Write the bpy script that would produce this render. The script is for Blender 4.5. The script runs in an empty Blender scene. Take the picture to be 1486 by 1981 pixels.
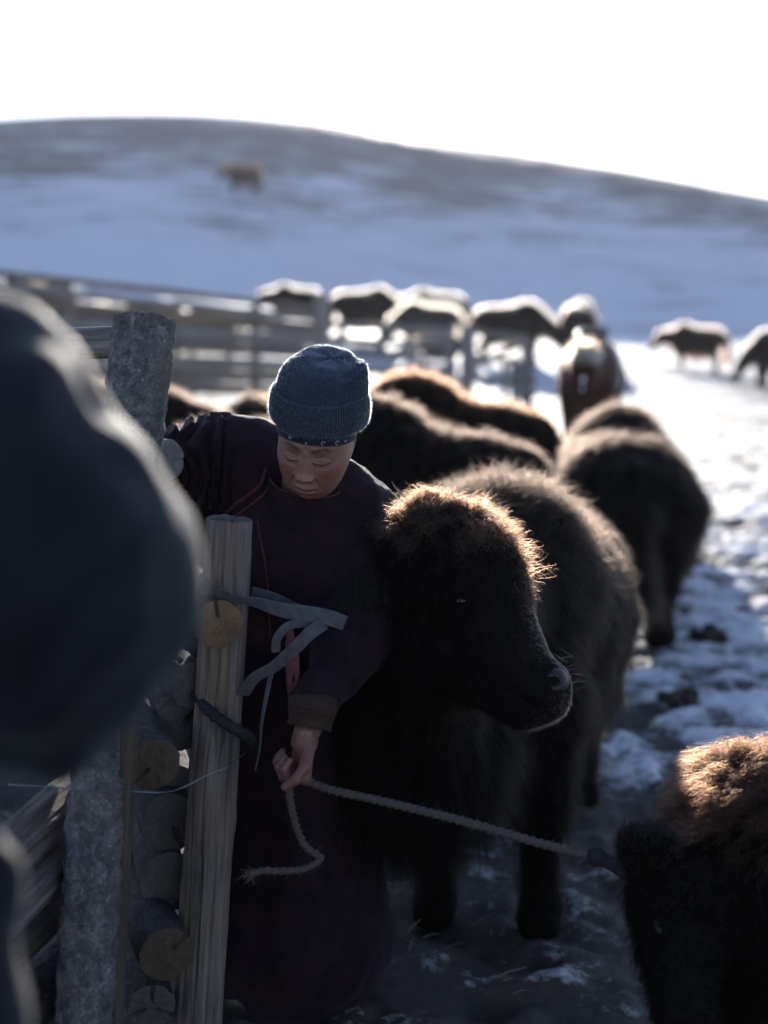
import bpy, math, random
import numpy as np
from mathutils import Vector, Matrix
from mathutils.bvhtree import BVHTree

# ------------------------------------------------------------------ camera, world, sun
S = bpy.context.scene
COL = S.collection
R = math.radians
FPX, CX, CY = 2751.0, 743.0, 990.5
PITCH = math.atan(385.5 / FPX)
CAMZ = 1.55
cam = bpy.data.cameras.new("camera"); camo = bpy.data.objects.new("camera", cam); COL.objects.link(camo)
camo.location = (0, 0, CAMZ); camo.rotation_euler = (math.pi / 2 - PITCH, 0, 0)
cam.sensor_fit = 'VERTICAL'; cam.sensor_height = 36.0; cam.lens = 50.0
cam.clip_start = 0.05; cam.clip_end = 3000
cam.dof.use_dof = True; cam.dof.focus_distance = 2.80; cam.dof.aperture_fstop = 1.75
S.camera = camo

SUN_EL, SUN_AZ = R(12.0), R(1.6)
w = bpy.data.worlds.new("World"); S.world = w; w.use_nodes = True
nt = w.node_tree; nt.nodes.clear()
sky = nt.nodes.new("ShaderNodeTexSky"); sky.sky_type = 'NISHITA'; sky.sun_disc = False
sky.sun_elevation = SUN_EL; sky.sun_rotation = SUN_AZ; sky.altitude = 1500; sky.air_density = 0.8; sky.dust_density = 0.35; sky.ozone_density = 1.2
bg = nt.nodes.new("ShaderNodeBackground"); bg.inputs[1].default_value = 0.14
wo = nt.nodes.new("ShaderNodeOutputWorld")
wb = nt.nodes.new('ShaderNodeMix'); wb.data_type = 'RGBA'; wb.blend_type = 'MULTIPLY'; wb.inputs[0].default_value = 1.0; wb.inputs[7].default_value = (1.12, 0.985, 1.02, 1)  # camera white balance
nt.links.new(sky.outputs[0], wb.inputs[6]); nt.links.new(wb.outputs[2], bg.inputs[0]); nt.links.new(bg.outputs[0], wo.inputs[0])
sl = bpy.data.lights.new("sun", 'SUN'); sl.energy = 5.0; sl.angle = R(0.5); sl.color = (1.0, 0.94, 0.85)
so = bpy.data.objects.new("sun", sl); COL.objects.link(so)
so.rotation_euler = Vector((math.sin(SUN_AZ) * math.cos(SUN_EL), math.cos(SUN_AZ) * math.cos(SUN_EL), math.sin(SUN_EL))).to_track_quat('Z', 'Y').to_euler()
S.view_settings.view_transform = 'Standard'; S.view_settings.look = 'None'; S.view_settings.gamma = 1
S.view_settings.exposure = 0.98
S.cycles.max_bounces = 8; S.cycles.transparent_max_bounces = 8; S.cycles.volume_bounces = 1
try:
    S.cycles_curves.shape = 'RIBBONS'; S.cycles_curves.subdivisions = 2
except Exception: pass

# ------------------------------------------------------------------ helpers
def P(px, py, d):
    a = (px - CX) / FPX; b = (CY - py) / FPX
    vy = math.cos(PITCH) + b * math.sin(PITCH); vz = -math.sin(PITCH) + b * math.cos(PITCH)
    t = d / vy
    return np.array([a * t, d, CAMZ + vz * t])

def px_of(x, d): return CX + x / d * FPX

def hashn(ix, iy, iz, seed):
    h = (ix.astype(np.int64) * 374761393 + iy.astype(np.int64) * 668265263 + iz.astype(np.int64) * 2147483647 + seed * 144665) & 0xffffffff
    h = ((h ^ (h >> 13)) * 1274126177) & 0xffffffff
    h = ((h ^ (h >> 16)) * 2246822519) & 0xffffffff
    return ((h ^ (h >> 15)) & 0xffffff).astype(np.float64) / 0xffffff

def vnoise(p, seed=0):
    p = np.asarray(p, float)
    if p.shape[1] == 2: p = np.c_[p, np.zeros(len(p))]
    i = np.floor(p).astype(np.int64); f = p - i; f = f * f * (3 - 2 * f)
    r = 0
    for a in (0, 1):
        for b in (0, 1):
            for c in (0, 1):
                wgt = (f[:, 0] if a else 1 - f[:, 0]) * (f[:, 1] if b else 1 - f[:, 1]) * (f[:, 2] if c else 1 - f[:, 2])
                r = r + wgt * hashn(i[:, 0] + a, i[:, 1] + b, i[:, 2] + c, seed)
    return r * 2 - 1

def fbm(p, oct=4, seed=0, gain=0.5):
    p = np.asarray(p, float); r = 0; a = 1; s = 1
    for o in range(oct):
        r = r + a * vnoise(p * s + o * 17.3, seed + o); a *= gain; s *= 2.03
    return r

def smooth(x, a, b):
    t = np.clip((x - a) / (b - a), 0, 1); return t * t * (3 - 2 * t)

def link(name, V, F, mats, parent=None, shade=True, mi=None, M=None):
    me = bpy.data.meshes.new(name)
    V = np.asarray(V, np.float32); F = np.asarray(F)
    if F.ndim == 2:
        k = F.shape[1]; n = len(F)
        me.vertices.add(len(V)); me.vertices.foreach_set("co", V.ravel())
        me.loops.add(n * k); me.loops.foreach_set("vertex_index", F.astype(np.int32).ravel())
        me.polygons.add(n); me.polygons.foreach_set("loop_start", np.arange(0, n * k, k, dtype=np.int32))
        me.polygons.foreach_set("loop_total", np.full(n, k, np.int32))
        me.update(calc_edges=True); me.validate()
    else:
        me.from_pydata([tuple(map(float, v)) for v in V], [], [tuple(int(i) for i in f) for f in F])
    if not isinstance(mats, (list, tuple)): mats = [mats]
    for m in mats: me.materials.append(m)
    if shade: me.polygons.foreach_set("use_smooth", [True] * len(me.polygons))
    if mi is not None: me.polygons.foreach_set("material_index", np.asarray(mi, np.int32))
    o = bpy.data.objects.new(name, me); COL.objects.link(o)
    if M is not None: o.matrix_world = M
    if parent is not None:
        o.parent = parent
    return o

def empty(name, loc=(0, 0, 0), rz=0.0, sc=1.0):
    o = bpy.data.objects.new(name, None); COL.objects.link(o)
    o.location = loc; o.rotation_euler = (0, 0, rz); o.scale = (sc,) * 3
    o.empty_display_size = 0.1
    return o

def tag(o, label, cat, group=None, kind=None):
    if label: o['label'] = label
    if cat: o['category'] = cat
    if group: o['group'] = group
    if kind: o['kind'] = kind
    return o

def setcol(o, rgb):
    me = o.data; a = me.color_attributes.new("Col", 'FLOAT_COLOR', 'POINT')
    c = np.ones((len(me.vertices), 4), np.float32); c[:, :3] = rgb
    a.data.foreach_set("color", c.ravel())

def rotm(ax, a):
    return np.array(Matrix.Rotation(a, 3, ax))

# signed-distance modelling -------------------------------------------------
def cap(p0, p1, r0, r1, **k):
    return dict(t='c', p0=np.array(p0, float), p1=np.array(p1, float), r0=r0, r1=r1, **k)
def ell(c, r, M=None, **k):
    return dict(t='e', c=np.array(c, float), r=np.array(r, float), M=None if M is None else np.array(M, float), **k)

def pdist(q, X):
    if q['t'] == 'c':
        d = q['p1'] - q['p0']; t = np.clip(((X - q['p0']) @ d) / max(d @ d, 1e-9), 0, 1)
        return np.linalg.norm(X - q['p0'] - t[:, None] * d, axis=1) - (q['r0'] + (q['r1'] - q['r0']) * t)
    Y = X - q['c']
    if q['M'] is not None: Y = Y @ q['M']
    k0 = np.linalg.norm(Y / q['r'], axis=1); k1 = np.linalg.norm(Y / q['r'] ** 2, axis=1) + 1e-9
    return k0 * (k0 - 1) / k1

def sdf(prims, X, k=0.02):
    pos = [p for p in prims if not p.get('sub')]; neg = [p for p in prims if p.get('sub')]
    D = np.stack([pdist(p, X) for p in pos])
    m = D.min(0); r = m - k * np.log(np.exp(-(D - m) / k).sum(0))
    for p in neg:
        r = np.maximum(r, -pdist(p, X))
    return r

def prim_box(prims):
    lo, hi = [], []
    for p in prims:
        if p.get('sub'): continue
        if p['t'] == 'c':
            rr = max(p['r0'], p['r1']); lo += [np.minimum(p['p0'], p['p1']) - rr]; hi += [np.maximum(p['p0'], p['p1']) + rr]
        else:
            rr = p['r'].max() if p['M'] is not None else p['r']; lo += [p['c'] - rr]; hi += [p['c'] + rr]
    return np.min(lo, 0), np.max(hi, 0)

def nets(prims, h, k=0.02, disp=None):
    lo, hi = prim_box(prims); lo = lo - 3 * h - k; hi = hi + 3 * h + k
    n = np.ceil((hi - lo) / h).astype(int) + 1
    ax = [lo[i] + h * np.arange(n[i]) for i in range(3)]
    f = np.empty(n)
    YY, ZZ = np.meshgrid(ax[1], ax[2], indexing='ij')
    for i in range(n[0]):
        X = np.c_[np.full(YY.size, ax[0][i]), YY.ravel(), ZZ.ravel()]
        v = sdf(prims, X, k)
        if disp is not None: v = v - disp(X)
        f[i] = v.reshape(YY.shape)
    ins = f < 0
    c = [ins[a:n[0] - 1 + a, b:n[1] - 1 + b, e:n[2] - 1 + e] for a in (0, 1) for b in (0, 1) for e in (0, 1)]
    s = sum(x.astype(int) for x in c); act = (s > 0) & (s < 8)
    idx = -np.ones(act.shape, int); idx[act] = np.arange(act.sum())
    I = np.argwhere(act); acc = np.zeros((len(I), 3)); cnt = np.zeros(len(I))
    corners = [(a, b, e) for a in (0, 1) for b in (0, 1) for e in (0, 1)]
    for ca in corners:
        for cb in corners:
            if sum(abs(np.array(ca) - np.array(cb))) == 1 and ca < cb:
                fa = f[I[:, 0] + ca[0], I[:, 1] + ca[1], I[:, 2] + ca[2]]; fb = f[I[:, 0] + cb[0], I[:, 1] + cb[1], I[:, 2] + cb[2]]
                m = (fa < 0) != (fb < 0)
                t = np.where(m, fa / np.where(m, fa - fb, 1), 0)
                pt = np.array(ca) + t[:, None] * (np.array(cb) - np.array(ca))
                acc[m] += pt[m]; cnt[m] += 1
    V = lo + h * (I + acc / cnt[:, None])
    Fs = []
    for a in range(3):
        sl0 = [slice(None)] * 3; sl1 = [slice(None)] * 3
        sl0[a] = slice(0, n[a] - 1); sl1[a] = slice(1, n[a])
        ch = ins[tuple(sl0)] != ins[tuple(sl1)]
        E = np.argwhere(ch); b, c2 = (a + 1) % 3, (a + 2) % 3
        E = E[(E[:, b] > 0) & (E[:, c2] > 0) & (E[:, b] < n[b] - 1) & (E[:, c2] < n[c2] - 1)]
        def cell(db, dc):
            Q = E.copy(); Q[:, b] += db; Q[:, c2] += dc; return idx[Q[:, 0], Q[:, 1], Q[:, 2]]
        q = np.c_[cell(-1, -1), cell(0, -1), cell(0, 0), cell(-1, 0)]
        inside0 = ins[E[:, 0], E[:, 1], E[:, 2]]
        q[~inside0] = q[~inside0][:, ::-1]
        Fs.append(q)
    return V, np.concatenate(Fs)

def vnormals(V, F):
    n = np.zeros_like(V)
    a = V[F[:, 2]] - V[F[:, 0]]; b = V[F[:, -1]] - V[F[:, 1]]
    fn = np.cross(a, b)
    for i in range(F.shape[1]): np.add.at(n, F[:, i], fn)
    return n / (np.linalg.norm(n, axis=1, keepdims=True) + 1e-12)

def tri(F): return np.r_[F[:, [0, 1, 2]], F[:, [0, 2, 3]]] if F.shape[1] == 4 else F

def nrm(v): return v / (np.linalg.norm(v, axis=-1, keepdims=True) + 1e-12)

def curves_obj(name, PT, RAD, mat, parent=None, M=None):
    n, K = PT.shape[:2]
    hc = bpy.data.hair_curves.new(name); hc.add_curves([K] * n)
    hc.attributes['position'].data.foreach_set('vector', PT.astype(np.float32).ravel())
    ra = hc.attributes.get('radius') or hc.attributes.new('radius', 'FLOAT', 'POINT')
    ra.data.foreach_set('value', RAD.astype(np.float32).ravel())
    hc.materials.append(mat)
    o = bpy.data.objects.new(name, hc); COL.objects.link(o)
    if M is not None: o.matrix_world = M
    if parent is not None: o.parent = parent
    return o

def grow(V, F, n, prims, rad, seed=1, K=5, cell=0.03, clump=0.55, wild=0.25, curl=0.012, lmul=1.0, keep=None, droop=0.35, lift=0.45, k=0.03):
    """fur strands rooted on the skin; length and combing come from the nearest body masses"""
    rng = np.random.default_rng(seed)
    T = tri(F); A, B, C = V[T[:, 0]], V[T[:, 1]], V[T[:, 2]]
    fn = np.cross(B - A, C - A); ar = np.linalg.norm(fn, axis=1); N = fn / (ar[:, None] + 1e-12)
    cen = (A + B + C) / 3
    pp = [p for p in prims if not p.get('sub')]
    def blend(X):
        D = np.stack([pdist(p, X) for p in pp]); D -= D.min(0); W = np.exp(-D / k); W /= W.sum(0)
        L = sum(W[i] * pp[i].get('L', 0.05) for i in range(len(pp)))
        dn = sum(W[i] * pp[i].get('den', 1.0) for i in range(len(pp)))
        cb = sum(W[i][:, None] * np.array(pp[i].get('comb', (-0.4, 0, -1.0))) for i in range(len(pp)))
        return L, dn, cb
    _, dn, _ = blend(cen)
    wgt = ar * dn
    if keep is not None: wgt = wgt * keep(cen, N)
    wgt = wgt / wgt.sum()
    t = rng.choice(len(T), n, p=wgt)
    u, v = rng.random(n), rng.random(n); m = u + v > 1; u[m], v[m] = 1 - u[m], 1 - v[m]
    X = A[t] + u[:, None] * (B[t] - A[t]) + v[:, None] * (C[t] - A[t]); nn = N[t]
    L, _, cb = blend(X)
    L = L * lmul * (0.6 + 0.55 * rng.random(n)) * (1 + 0.35 * vnoise(X / 0.07, seed + 5))
    ci = np.floor(X / cell + vnoise(X / cell, 3)[:, None] * 0.5).astype(np.int64)
    h1 = np.c_[hashn(ci[:, 0], ci[:, 1], ci[:, 2], 11), hashn(ci[:, 0], ci[:, 1], ci[:, 2], 12), hashn(ci[:, 0], ci[:, 1], ci[:, 2], 13)] * 2 - 1
    cc = (ci + 0.5) * cell
    cbt = cb - (cb * nn).sum(1)[:, None] * nn * 0.8
    D = nrm(nn * lift + cbt + h1 * wild + rng.normal(0, wild * 0.45, (n, 3)))
    tt = np.linspace(0, 1, K)
    PT = np.empty((n, K, 3)); g = np.array([0, 0, -1.0])
    ph = rng.random((n, 3)) * 6.28
    for i, s in enumerate(tt):
        q = X - nn * 0.003 + D * (L * s)[:, None] + g * (L * droop * s * s)[:, None]
        q = q + (cc - X) * (clump * s ** 1.4 * np.minimum(1, L / 0.05))[:, None] * 0.9
        q = q + np.sin(ph + s * 7.0) * (curl * s * np.minimum(1, L / 0.06))[:, None]
        PT[:, i] = q
    RAD = rad * (1 - tt[None, :] ** 1.6 * 0.92) * (0.7 + 0.6 * rng.random((n, 1)))
    return PT, RAD

# ------------------------------------------------------------------ materials
def newmat(name):
    m = bpy.data.materials.new(name); m.use_nodes = True
    n = m.node_tree.nodes; n.clear(); o = n.new("ShaderNodeOutputMaterial")
    return m, m.node_tree, n, o
def nd(nt, typ, ins=None, **k):
    x = nt.nodes.new(typ)
    for a, b in k.items(): setattr(x, a, b)
    for a, b in (ins or {}).items():
        if isinstance(b, bpy.types.NodeSocket): nt.links.new(b, x.inputs[a])
        else: x.inputs[a].default_value = b
    return x
def ramp(nt, fac, stops):
    r = nd(nt, "ShaderNodeValToRGB", {0: fac}); e = r.color_ramp.elements
    while len(e) < len(stops): e.new(0.5)
    for i, (p, c) in enumerate(stops): e[i].position = p; e[i].color = tuple(c) + (1,) if len(c) == 3 else c
    return r.outputs[0]
def mapping(nt, scale, src="Object"):
    t = nd(nt, "ShaderNodeTexCoord")
    return nd(nt, "ShaderNodeMapping", {0: t.outputs[src], 3: scale}).outputs[0]
def mix(nt, f, a, b, typ='MIX'):
    m = nt.nodes.new("ShaderNodeMix"); m.data_type = 'RGBA'; m.blend_type = typ
    for i, v in ((0, f), (6, a), (7, b)):
        if isinstance(v, bpy.types.NodeSocket): nt.links.new(v, m.inputs[i])
        else: m.inputs[i].default_value = v if i == 0 else tuple(v) + (1,) if len(v) == 3 else v
    return m.outputs[2]
def principled(nt, out, **k):
    p = nt.nodes.new("ShaderNodeBsdfPrincipled")
    for a, b in k.items():
        a = a.replace('_', ' ')
        if isinstance(b, bpy.types.NodeSocket): nt.links.new(b, p.inputs[a])
        else: p.inputs[a].default_value = b if not (isinstance(b, tuple) and len(b) == 3 and p.inputs[a].type == 'RGBA') else b + (1,)
    nt.links.new(p.outputs[0], out.inputs[0])
    return p
def bump(nt, h, s, d):
    return nd(nt, "ShaderNodeBump", {'Strength': s, 'Distance': d, 'Height': h}).outputs[0]

def fur_mat(name, color=None, rough=0.32, rr=0.35, ior=1.38):
    m, t, n, o = newmat(name)
    h = n.new("ShaderNodeBsdfHairPrincipled"); h.parametrization = 'COLOR'
    if color is None:
        oi = n.new("ShaderNodeObjectInfo"); t.links.new(oi.outputs['Color'], h.inputs['Color'])
    else: h.inputs['Color'].default_value = tuple(color) + (1,)
    h.inputs['Roughness'].default_value = rough; h.inputs['Radial Roughness'].default_value = rr
    h.inputs['Random Roughness'].default_value = 0.3; h.inputs['IOR'].default_value = ior
    t.links.new(h.outputs[0], o.inputs[0]); return m

def hide_mat(name, color):
    m, t, n, o = newmat(name)
    c = mapping(t, (1, 1, 1)); nz = nd(t, "ShaderNodeTexNoise", {'Vector': c, 'Scale': 30.0, 'Detail': 6.0})
    col = mix(t, nz.outputs[0], [x * 0.6 for x in color], [x * 1.3 for x in color])
    principled(t, o, Base_Color=col, Roughness=0.85, Specular_IOR_Level=0.12, Normal=bump(t, nz.outputs[0], 0.5, 0.01)); return m

def wood_mat(name, dark, light, bark=False, warm=(0.25, 0.16, 0.09)):
    m, t, n, o = newmat(name)
    c = mapping(t, (14, 14, 1.1)); c2 = mapping(t, (60, 60, 3.0)); c3 = mapping(t, (5, 5, 2.5))
    a = nd(t, "ShaderNodeTexNoise", {'Vector': c, 'Scale': 1.6, 'Detail': 8.0, 'Roughness': 0.65, 'Distortion': 0.8})
    b = nd(t, "ShaderNodeTexNoise", {'Vector': c2, 'Scale': 1.5, 'Detail': 6.0, 'Roughness': 0.7})
    g = nd(t, "ShaderNodeTexNoise", {'Vector': c3, 'Scale': 2.0, 'Detail': 5.0})
    hgt = nd(t, "ShaderNodeMath", {0: a.outputs[0], 1: b.outputs[0]}, operation='ADD').outputs[0]
    col = ramp(t, nd(t, "ShaderNodeMath", {0: hgt, 1: 0.5}, operation='MULTIPLY').outputs[0], [(0.33, [x * .25 for x in dark]), (0.43, dark), (0.6, light)])
    col = mix(t, ramp(t, g.outputs[0], [(0.45, (0, 0, 0)), (0.7, (.55, .55, .55))]), col, warm)
    principled(t, o, Base_Color=col, Roughness=0.85, Normal=bump(t, hgt, 0.9, 0.006 if not bark else 0.01)); return m

def bark_mat(name, dark, light):
    m, t, n, o = newmat(name)
    c = mapping(t, (1, 1, .75))
    v = nd(t, "ShaderNodeTexVoronoi", {'Vector': nd(t, "ShaderNodeVectorMath", {0: c, 1: nd(t, "ShaderNodeTexNoise", {'Vector': c, 'Scale': 30.0, 'Detail': 4.0}).outputs[1]}, operation='ADD').outputs[0], 'Scale': 14.0}, feature='DISTANCE_TO_EDGE')
    a = nd(t, "ShaderNodeTexNoise", {'Vector': c, 'Scale': 34.0, 'Detail': 9.0, 'Roughness': 0.78, 'Distortion': 0.6})
    b = nd(t, "ShaderNodeTexNoise", {'Vector': c, 'Scale': 9.0, 'Detail': 4.0})
    col = ramp(t, a.outputs[0], [(0.3, [x * .35 for x in dark]), (0.46, dark), (0.68, light)])
    col = mix(t, ramp(t, b.outputs[0], [(0.5, (0, 0, 0)), (0.68, (.6, .6, .6))]), col, (0.20, 0.17, 0.13))
    hh = nd(t, "ShaderNodeMath", {0: a.outputs[0], 1: ramp(t, v.outputs[0], [(0.0, (0, 0, 0)), (0.15, (1, 1, 1))])}, operation='ADD').outputs[0]
    principled(t, o, Base_Color=col, Roughness=0.9, Normal=bump(t, hh, 0.9, 0.0035)); return m

def cut_mat(name, a, b, scale=1.0):
    m, t, n, o = newmat(name)
    tc = nd(t, "ShaderNodeTexCoord").outputs["Object"]
    ns = nd(t, "ShaderNodeTexNoise", {'Vector': tc, 'Scale': 18.0, 'Detail': 4.0})
    off = nd(t, "ShaderNodeVectorMath", {0: nd(t, "ShaderNodeVectorMath", {0: ns.outputs[1], 1: (0.5, 0.5, 0.5)}, operation='SUBTRACT').outputs[0], 'Scale': 0.03}, operation='SCALE').outputs[0]
    vv = nd(t, "ShaderNodeVectorMath", {0: tc, 1: off}, operation='ADD').outputs[0]
    sp = nd(t, "ShaderNodeSeparateXYZ", {0: vv})
    rr = nd(t, "ShaderNodeMath", {0: nd(t, "ShaderNodeMath", {0: sp.outputs[0], 1: sp.outputs[0]}, operation='MULTIPLY').outputs[0], 1: nd(t, "ShaderNodeMath", {0: sp.outputs[1], 1: sp.outputs[1]}, operation='MULTIPLY').outputs[0]}, operation='ADD').outputs[0]
    r = nd(t, "ShaderNodeMath", {0: rr, 1: 0.5}, operation='POWER').outputs[0]
    s = nd(t, "ShaderNodeMath", {0: nd(t, "ShaderNodeMath", {0: r, 1: 2100.0 * scale}, operation='MULTIPLY').outputs[0]}, operation='SINE').outputs[0]
    f2 = nd(t, "ShaderNodeTexNoise", {'Vector': tc, 'Scale': 160.0, 'Detail': 5.0, 'Roughness': 0.8})
    fac = nd(t, "ShaderNodeMath", {0: nd(t, "ShaderNodeMath", {0: s, 1: 0.20}, operation='MULTIPLY').outputs[0], 1: f2.outputs[0]}, operation='ADD').outputs[0]
    col = ramp(t, fac, [(0.25, b), (0.72, a)])
    big = nd(t, "ShaderNodeTexNoise", {'Vector': tc, 'Scale': 14.0, 'Detail': 2.0})
    col = mix(t, ramp(t, big.outputs[0], [(0.4, (0, 0, 0)), (0.65, (.5, .5, .5))]), col, [x * .8 for x in b])
    principled(t, o, Base_Color=col, Roughness=0.9, Normal=bump(t, fac, 0.6, 0.002)); return m

def cloth_mat(name, a, b, scale=25.0, weave=700.0, sheen=0.3, rough=0.75, tint=(1, 1, 1), spec=0.25):
    m, t, n, o = newmat(name)
    c = mapping(t, (1, 1, 1)); nz = nd(t, "ShaderNodeTexNoise", {'Vector': c, 'Scale': scale, 'Detail': 6.0})
    wv = nd(t, "ShaderNodeTexNoise", {'Vector': c, 'Scale': weave, 'Detail': 2.0})
    col = mix(t, ramp(t, nz.outputs[0], [(0.35, (0, 0, 0)), (0.65, (1, 1, 1))]), a, b)
    p = principled(t, o, Base_Color=col, Roughness=rough, Normal=bump(t, nd(t, "ShaderNodeMath", {0: nz.outputs[0], 1: wv.outputs[0]}, operation='ADD').outputs[0], 0.5, 0.002))
    p.inputs['Specular IOR Level'].default_value = spec; p.inputs['Sheen Weight'].default_value = sheen; p.inputs['Sheen Roughness'].default_value = 0.4; p.inputs['Sheen Tint'].default_value = tuple(tint) + (1,)
    return m

def plain(name, col, rough=0.6, metal=0.0, nscale=60.0, spec=0.5):
    m, t, n, o = newmat(name)
    nz = nd(t, "ShaderNodeTexNoise", {'Vector': mapping(t, (1, 1, 1)), 'Scale': nscale, 'Detail': 4.0})
    principled(t, o, Base_Color=mix(t, nz.outputs[0], [x * .7 for x in col], [min(1, x * 1.25) for x in col]), Roughness=rough, Metallic=metal, Specular_IOR_Level=spec, Normal=bump(t, nz.outputs[0], 0.3, 0.002)); return m

def vcol_mat(name, rough=0.5, sss=0.12, bscale=220.0):
    m, t, n, o = newmat(name)
    a = nd(t, "ShaderNodeVertexColor", layer_name="Col")
    nz = nd(t, "ShaderNodeTexNoise", {'Vector': mapping(t, (1, 1, 1)), 'Scale': bscale, 'Detail': 5.0})
    n2 = nd(t, "ShaderNodeTexNoise", {'Vector': mapping(t, (1, 1, 1)), 'Scale': 45.0, 'Detail': 4.0})
    col = mix(t, nd(t, "ShaderNodeMath", {0: n2.outputs[0], 1: 0.5}, operation='MULTIPLY').outputs[0], a.outputs[0], mix(t, 1.0, a.outputs[0], (0.62, 0.5, 0.48), 'MULTIPLY'))
    p = principled(t, o, Base_Color=col, Roughness=rough, Normal=bump(t, nz.outputs[0], 0.5, 0.0015))
    p.inputs['Subsurface Weight'].default_value = sss; p.inputs['Subsurface Radius'].default_value = (0.01, 0.004, 0.002); p.inputs['Subsurface Scale'].default_value = 1.0
    return m

M_FUR = fur_mat("yak_fur", ior=1.5); M_FURD = fur_mat("dark_fur", rough=0.38, rr=0.45, ior=1.22)
M_HIDE = hide_mat("dark_hide", (0.006, 0.0045, 0.004)); M_HIDEB = hide_mat("brown_hide", (0.05, 0.028, 0.015)); M_HIDEP = hide_mat("pale_hide", (0.35, 0.28, 0.2))
M_NOSE = plain("wet_nose", (0.012, 0.011, 0.013), 0.5, nscale=150)
M_HOOF = plain("hoof_horn", (0.008, 0.007, 0.006), 0.9, spec=.05)
M_HORN = plain("horn", (0.10, 0.085, 0.07), 0.45)
M_EYE = plain("eye_gloss", (0.006, 0.004, 0.003), 0.08)
M_BARK = bark_mat("grey_bark", (0.13, 0.12, 0.117), (0.36, 0.345, 0.34))
M_BARKD = bark_mat("brown_bark", (0.05, 0.042, 0.038), (0.15, 0.13, 0.12))
M_WOOD = wood_mat("weathered_wood", (0.085, 0.07, 0.058), (0.26, 0.225, 0.20))
M_WOODF = wood_mat("silvery_wood", (0.15, 0.135, 0.125), (0.34, 0.32, 0.30), warm=(.2, .16, .13))
M_WOODD = wood_mat("brown_wood", (0.045, 0.035, 0.025), (0.12, 0.095, 0.07), warm=(.16, .11, .06))
M_CUT = cut_mat("fresh_cut", (0.27, 0.175, 0.095), (0.09, 0.052, 0.028))
M_CUT_SHADE = cut_mat("shaded_cut", (0.13, 0.095, 0.06), (0.05, 0.035, 0.022))  # cut wood darkened in colour for the shade low in the fence
M_CUTG = cut_mat("grey_cut", (0.15, 0.135, 0.125), (0.04, 0.036, 0.034))
M_CUTGL = cut_mat("pale_grey_cut", (0.34, 0.33, 0.33), (0.12, 0.115, 0.115))
M_ROPE = plain("rope_fibre", (0.085, 0.07, 0.06), 0.9, nscale=900)
M_ROPEB = plain("black_cord", (0.012, 0.012, 0.014), 0.8, nscale=400)
M_STRAP = cloth_mat("webbing", (0.07, 0.072, 0.08), (0.11, 0.112, 0.12), 60, 1200, 0.1)
M_WIRE = plain("steel_wire", (0.35, 0.36, 0.38), 0.35, 0.9)
M_SKIN = vcol_mat("skin")
M_DEEL = cloth_mat("maroon_coat_cloth", (0.013, 0.0065, 0.0095), (0.024, 0.011, 0.016), 18, 900, 0.06, 0.75, (.8, .75, 1), .15)
M_TRIM = cloth_mat("red_piping", (0.06, 0.013, 0.016), (0.10, 0.026, 0.026), 60, 900, 0.1)
M_LINING = cloth_mat("pink_lining", (0.12, 0.035, 0.042), (0.17, 0.055, 0.062), 60, 900, 0.1)
M_SCARF = cloth_mat("blue_scarf", (0.012, 0.014, 0.026), (0.022, 0.026, 0.05), 60, 900, 0.1)
M_NAVY = cloth_mat("navy_coat_cloth", (0.006, 0.007, 0.011), (0.010, 0.012, 0.018), 10, 500, 0.16, 0.7, (.95, .97, 1), .15)
M_TROU = cloth_mat("dark_trousers", (0.012, 0.012, 0.014), (0.02, 0.02, 0.024), 20, 600, 0.1)
M_BOOT = plain("boot_leather", (0.02, 0.016, 0.014), 0.45)
M_WHITE = plain("white_print", (0.5, 0.5, 0.5), 0.8)

def mat_hat():
    m, t, n, o = newmat("knitted_wool")
    nz = nd(t, "ShaderNodeTexNoise", {'Vector': mapping(t, (1, 1, 1)), 'Scale': 500.0, 'Detail': 4.0})
    p = principled(t, o, Base_Color=mix(t, nz.outputs[0], (0.009, 0.013, 0.024), (0.022, 0.029, 0.049)), Roughness=0.9, Normal=bump(t, nz.outputs[0], 0.8, 0.002))
    p.inputs['Sheen Weight'].default_value = 0.4; p.inputs['Sheen Tint'].default_value = (.6, .75, 1, 1); return m
M_HAT = mat_hat()
M_HATFUZZ = fur_mat("wool_fuzz", (0.24, 0.32, 0.46), 0.45, 0.6, 1.5)
M_HAIR = fur_mat("black_hair", (0.012, 0.010, 0.009))

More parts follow.
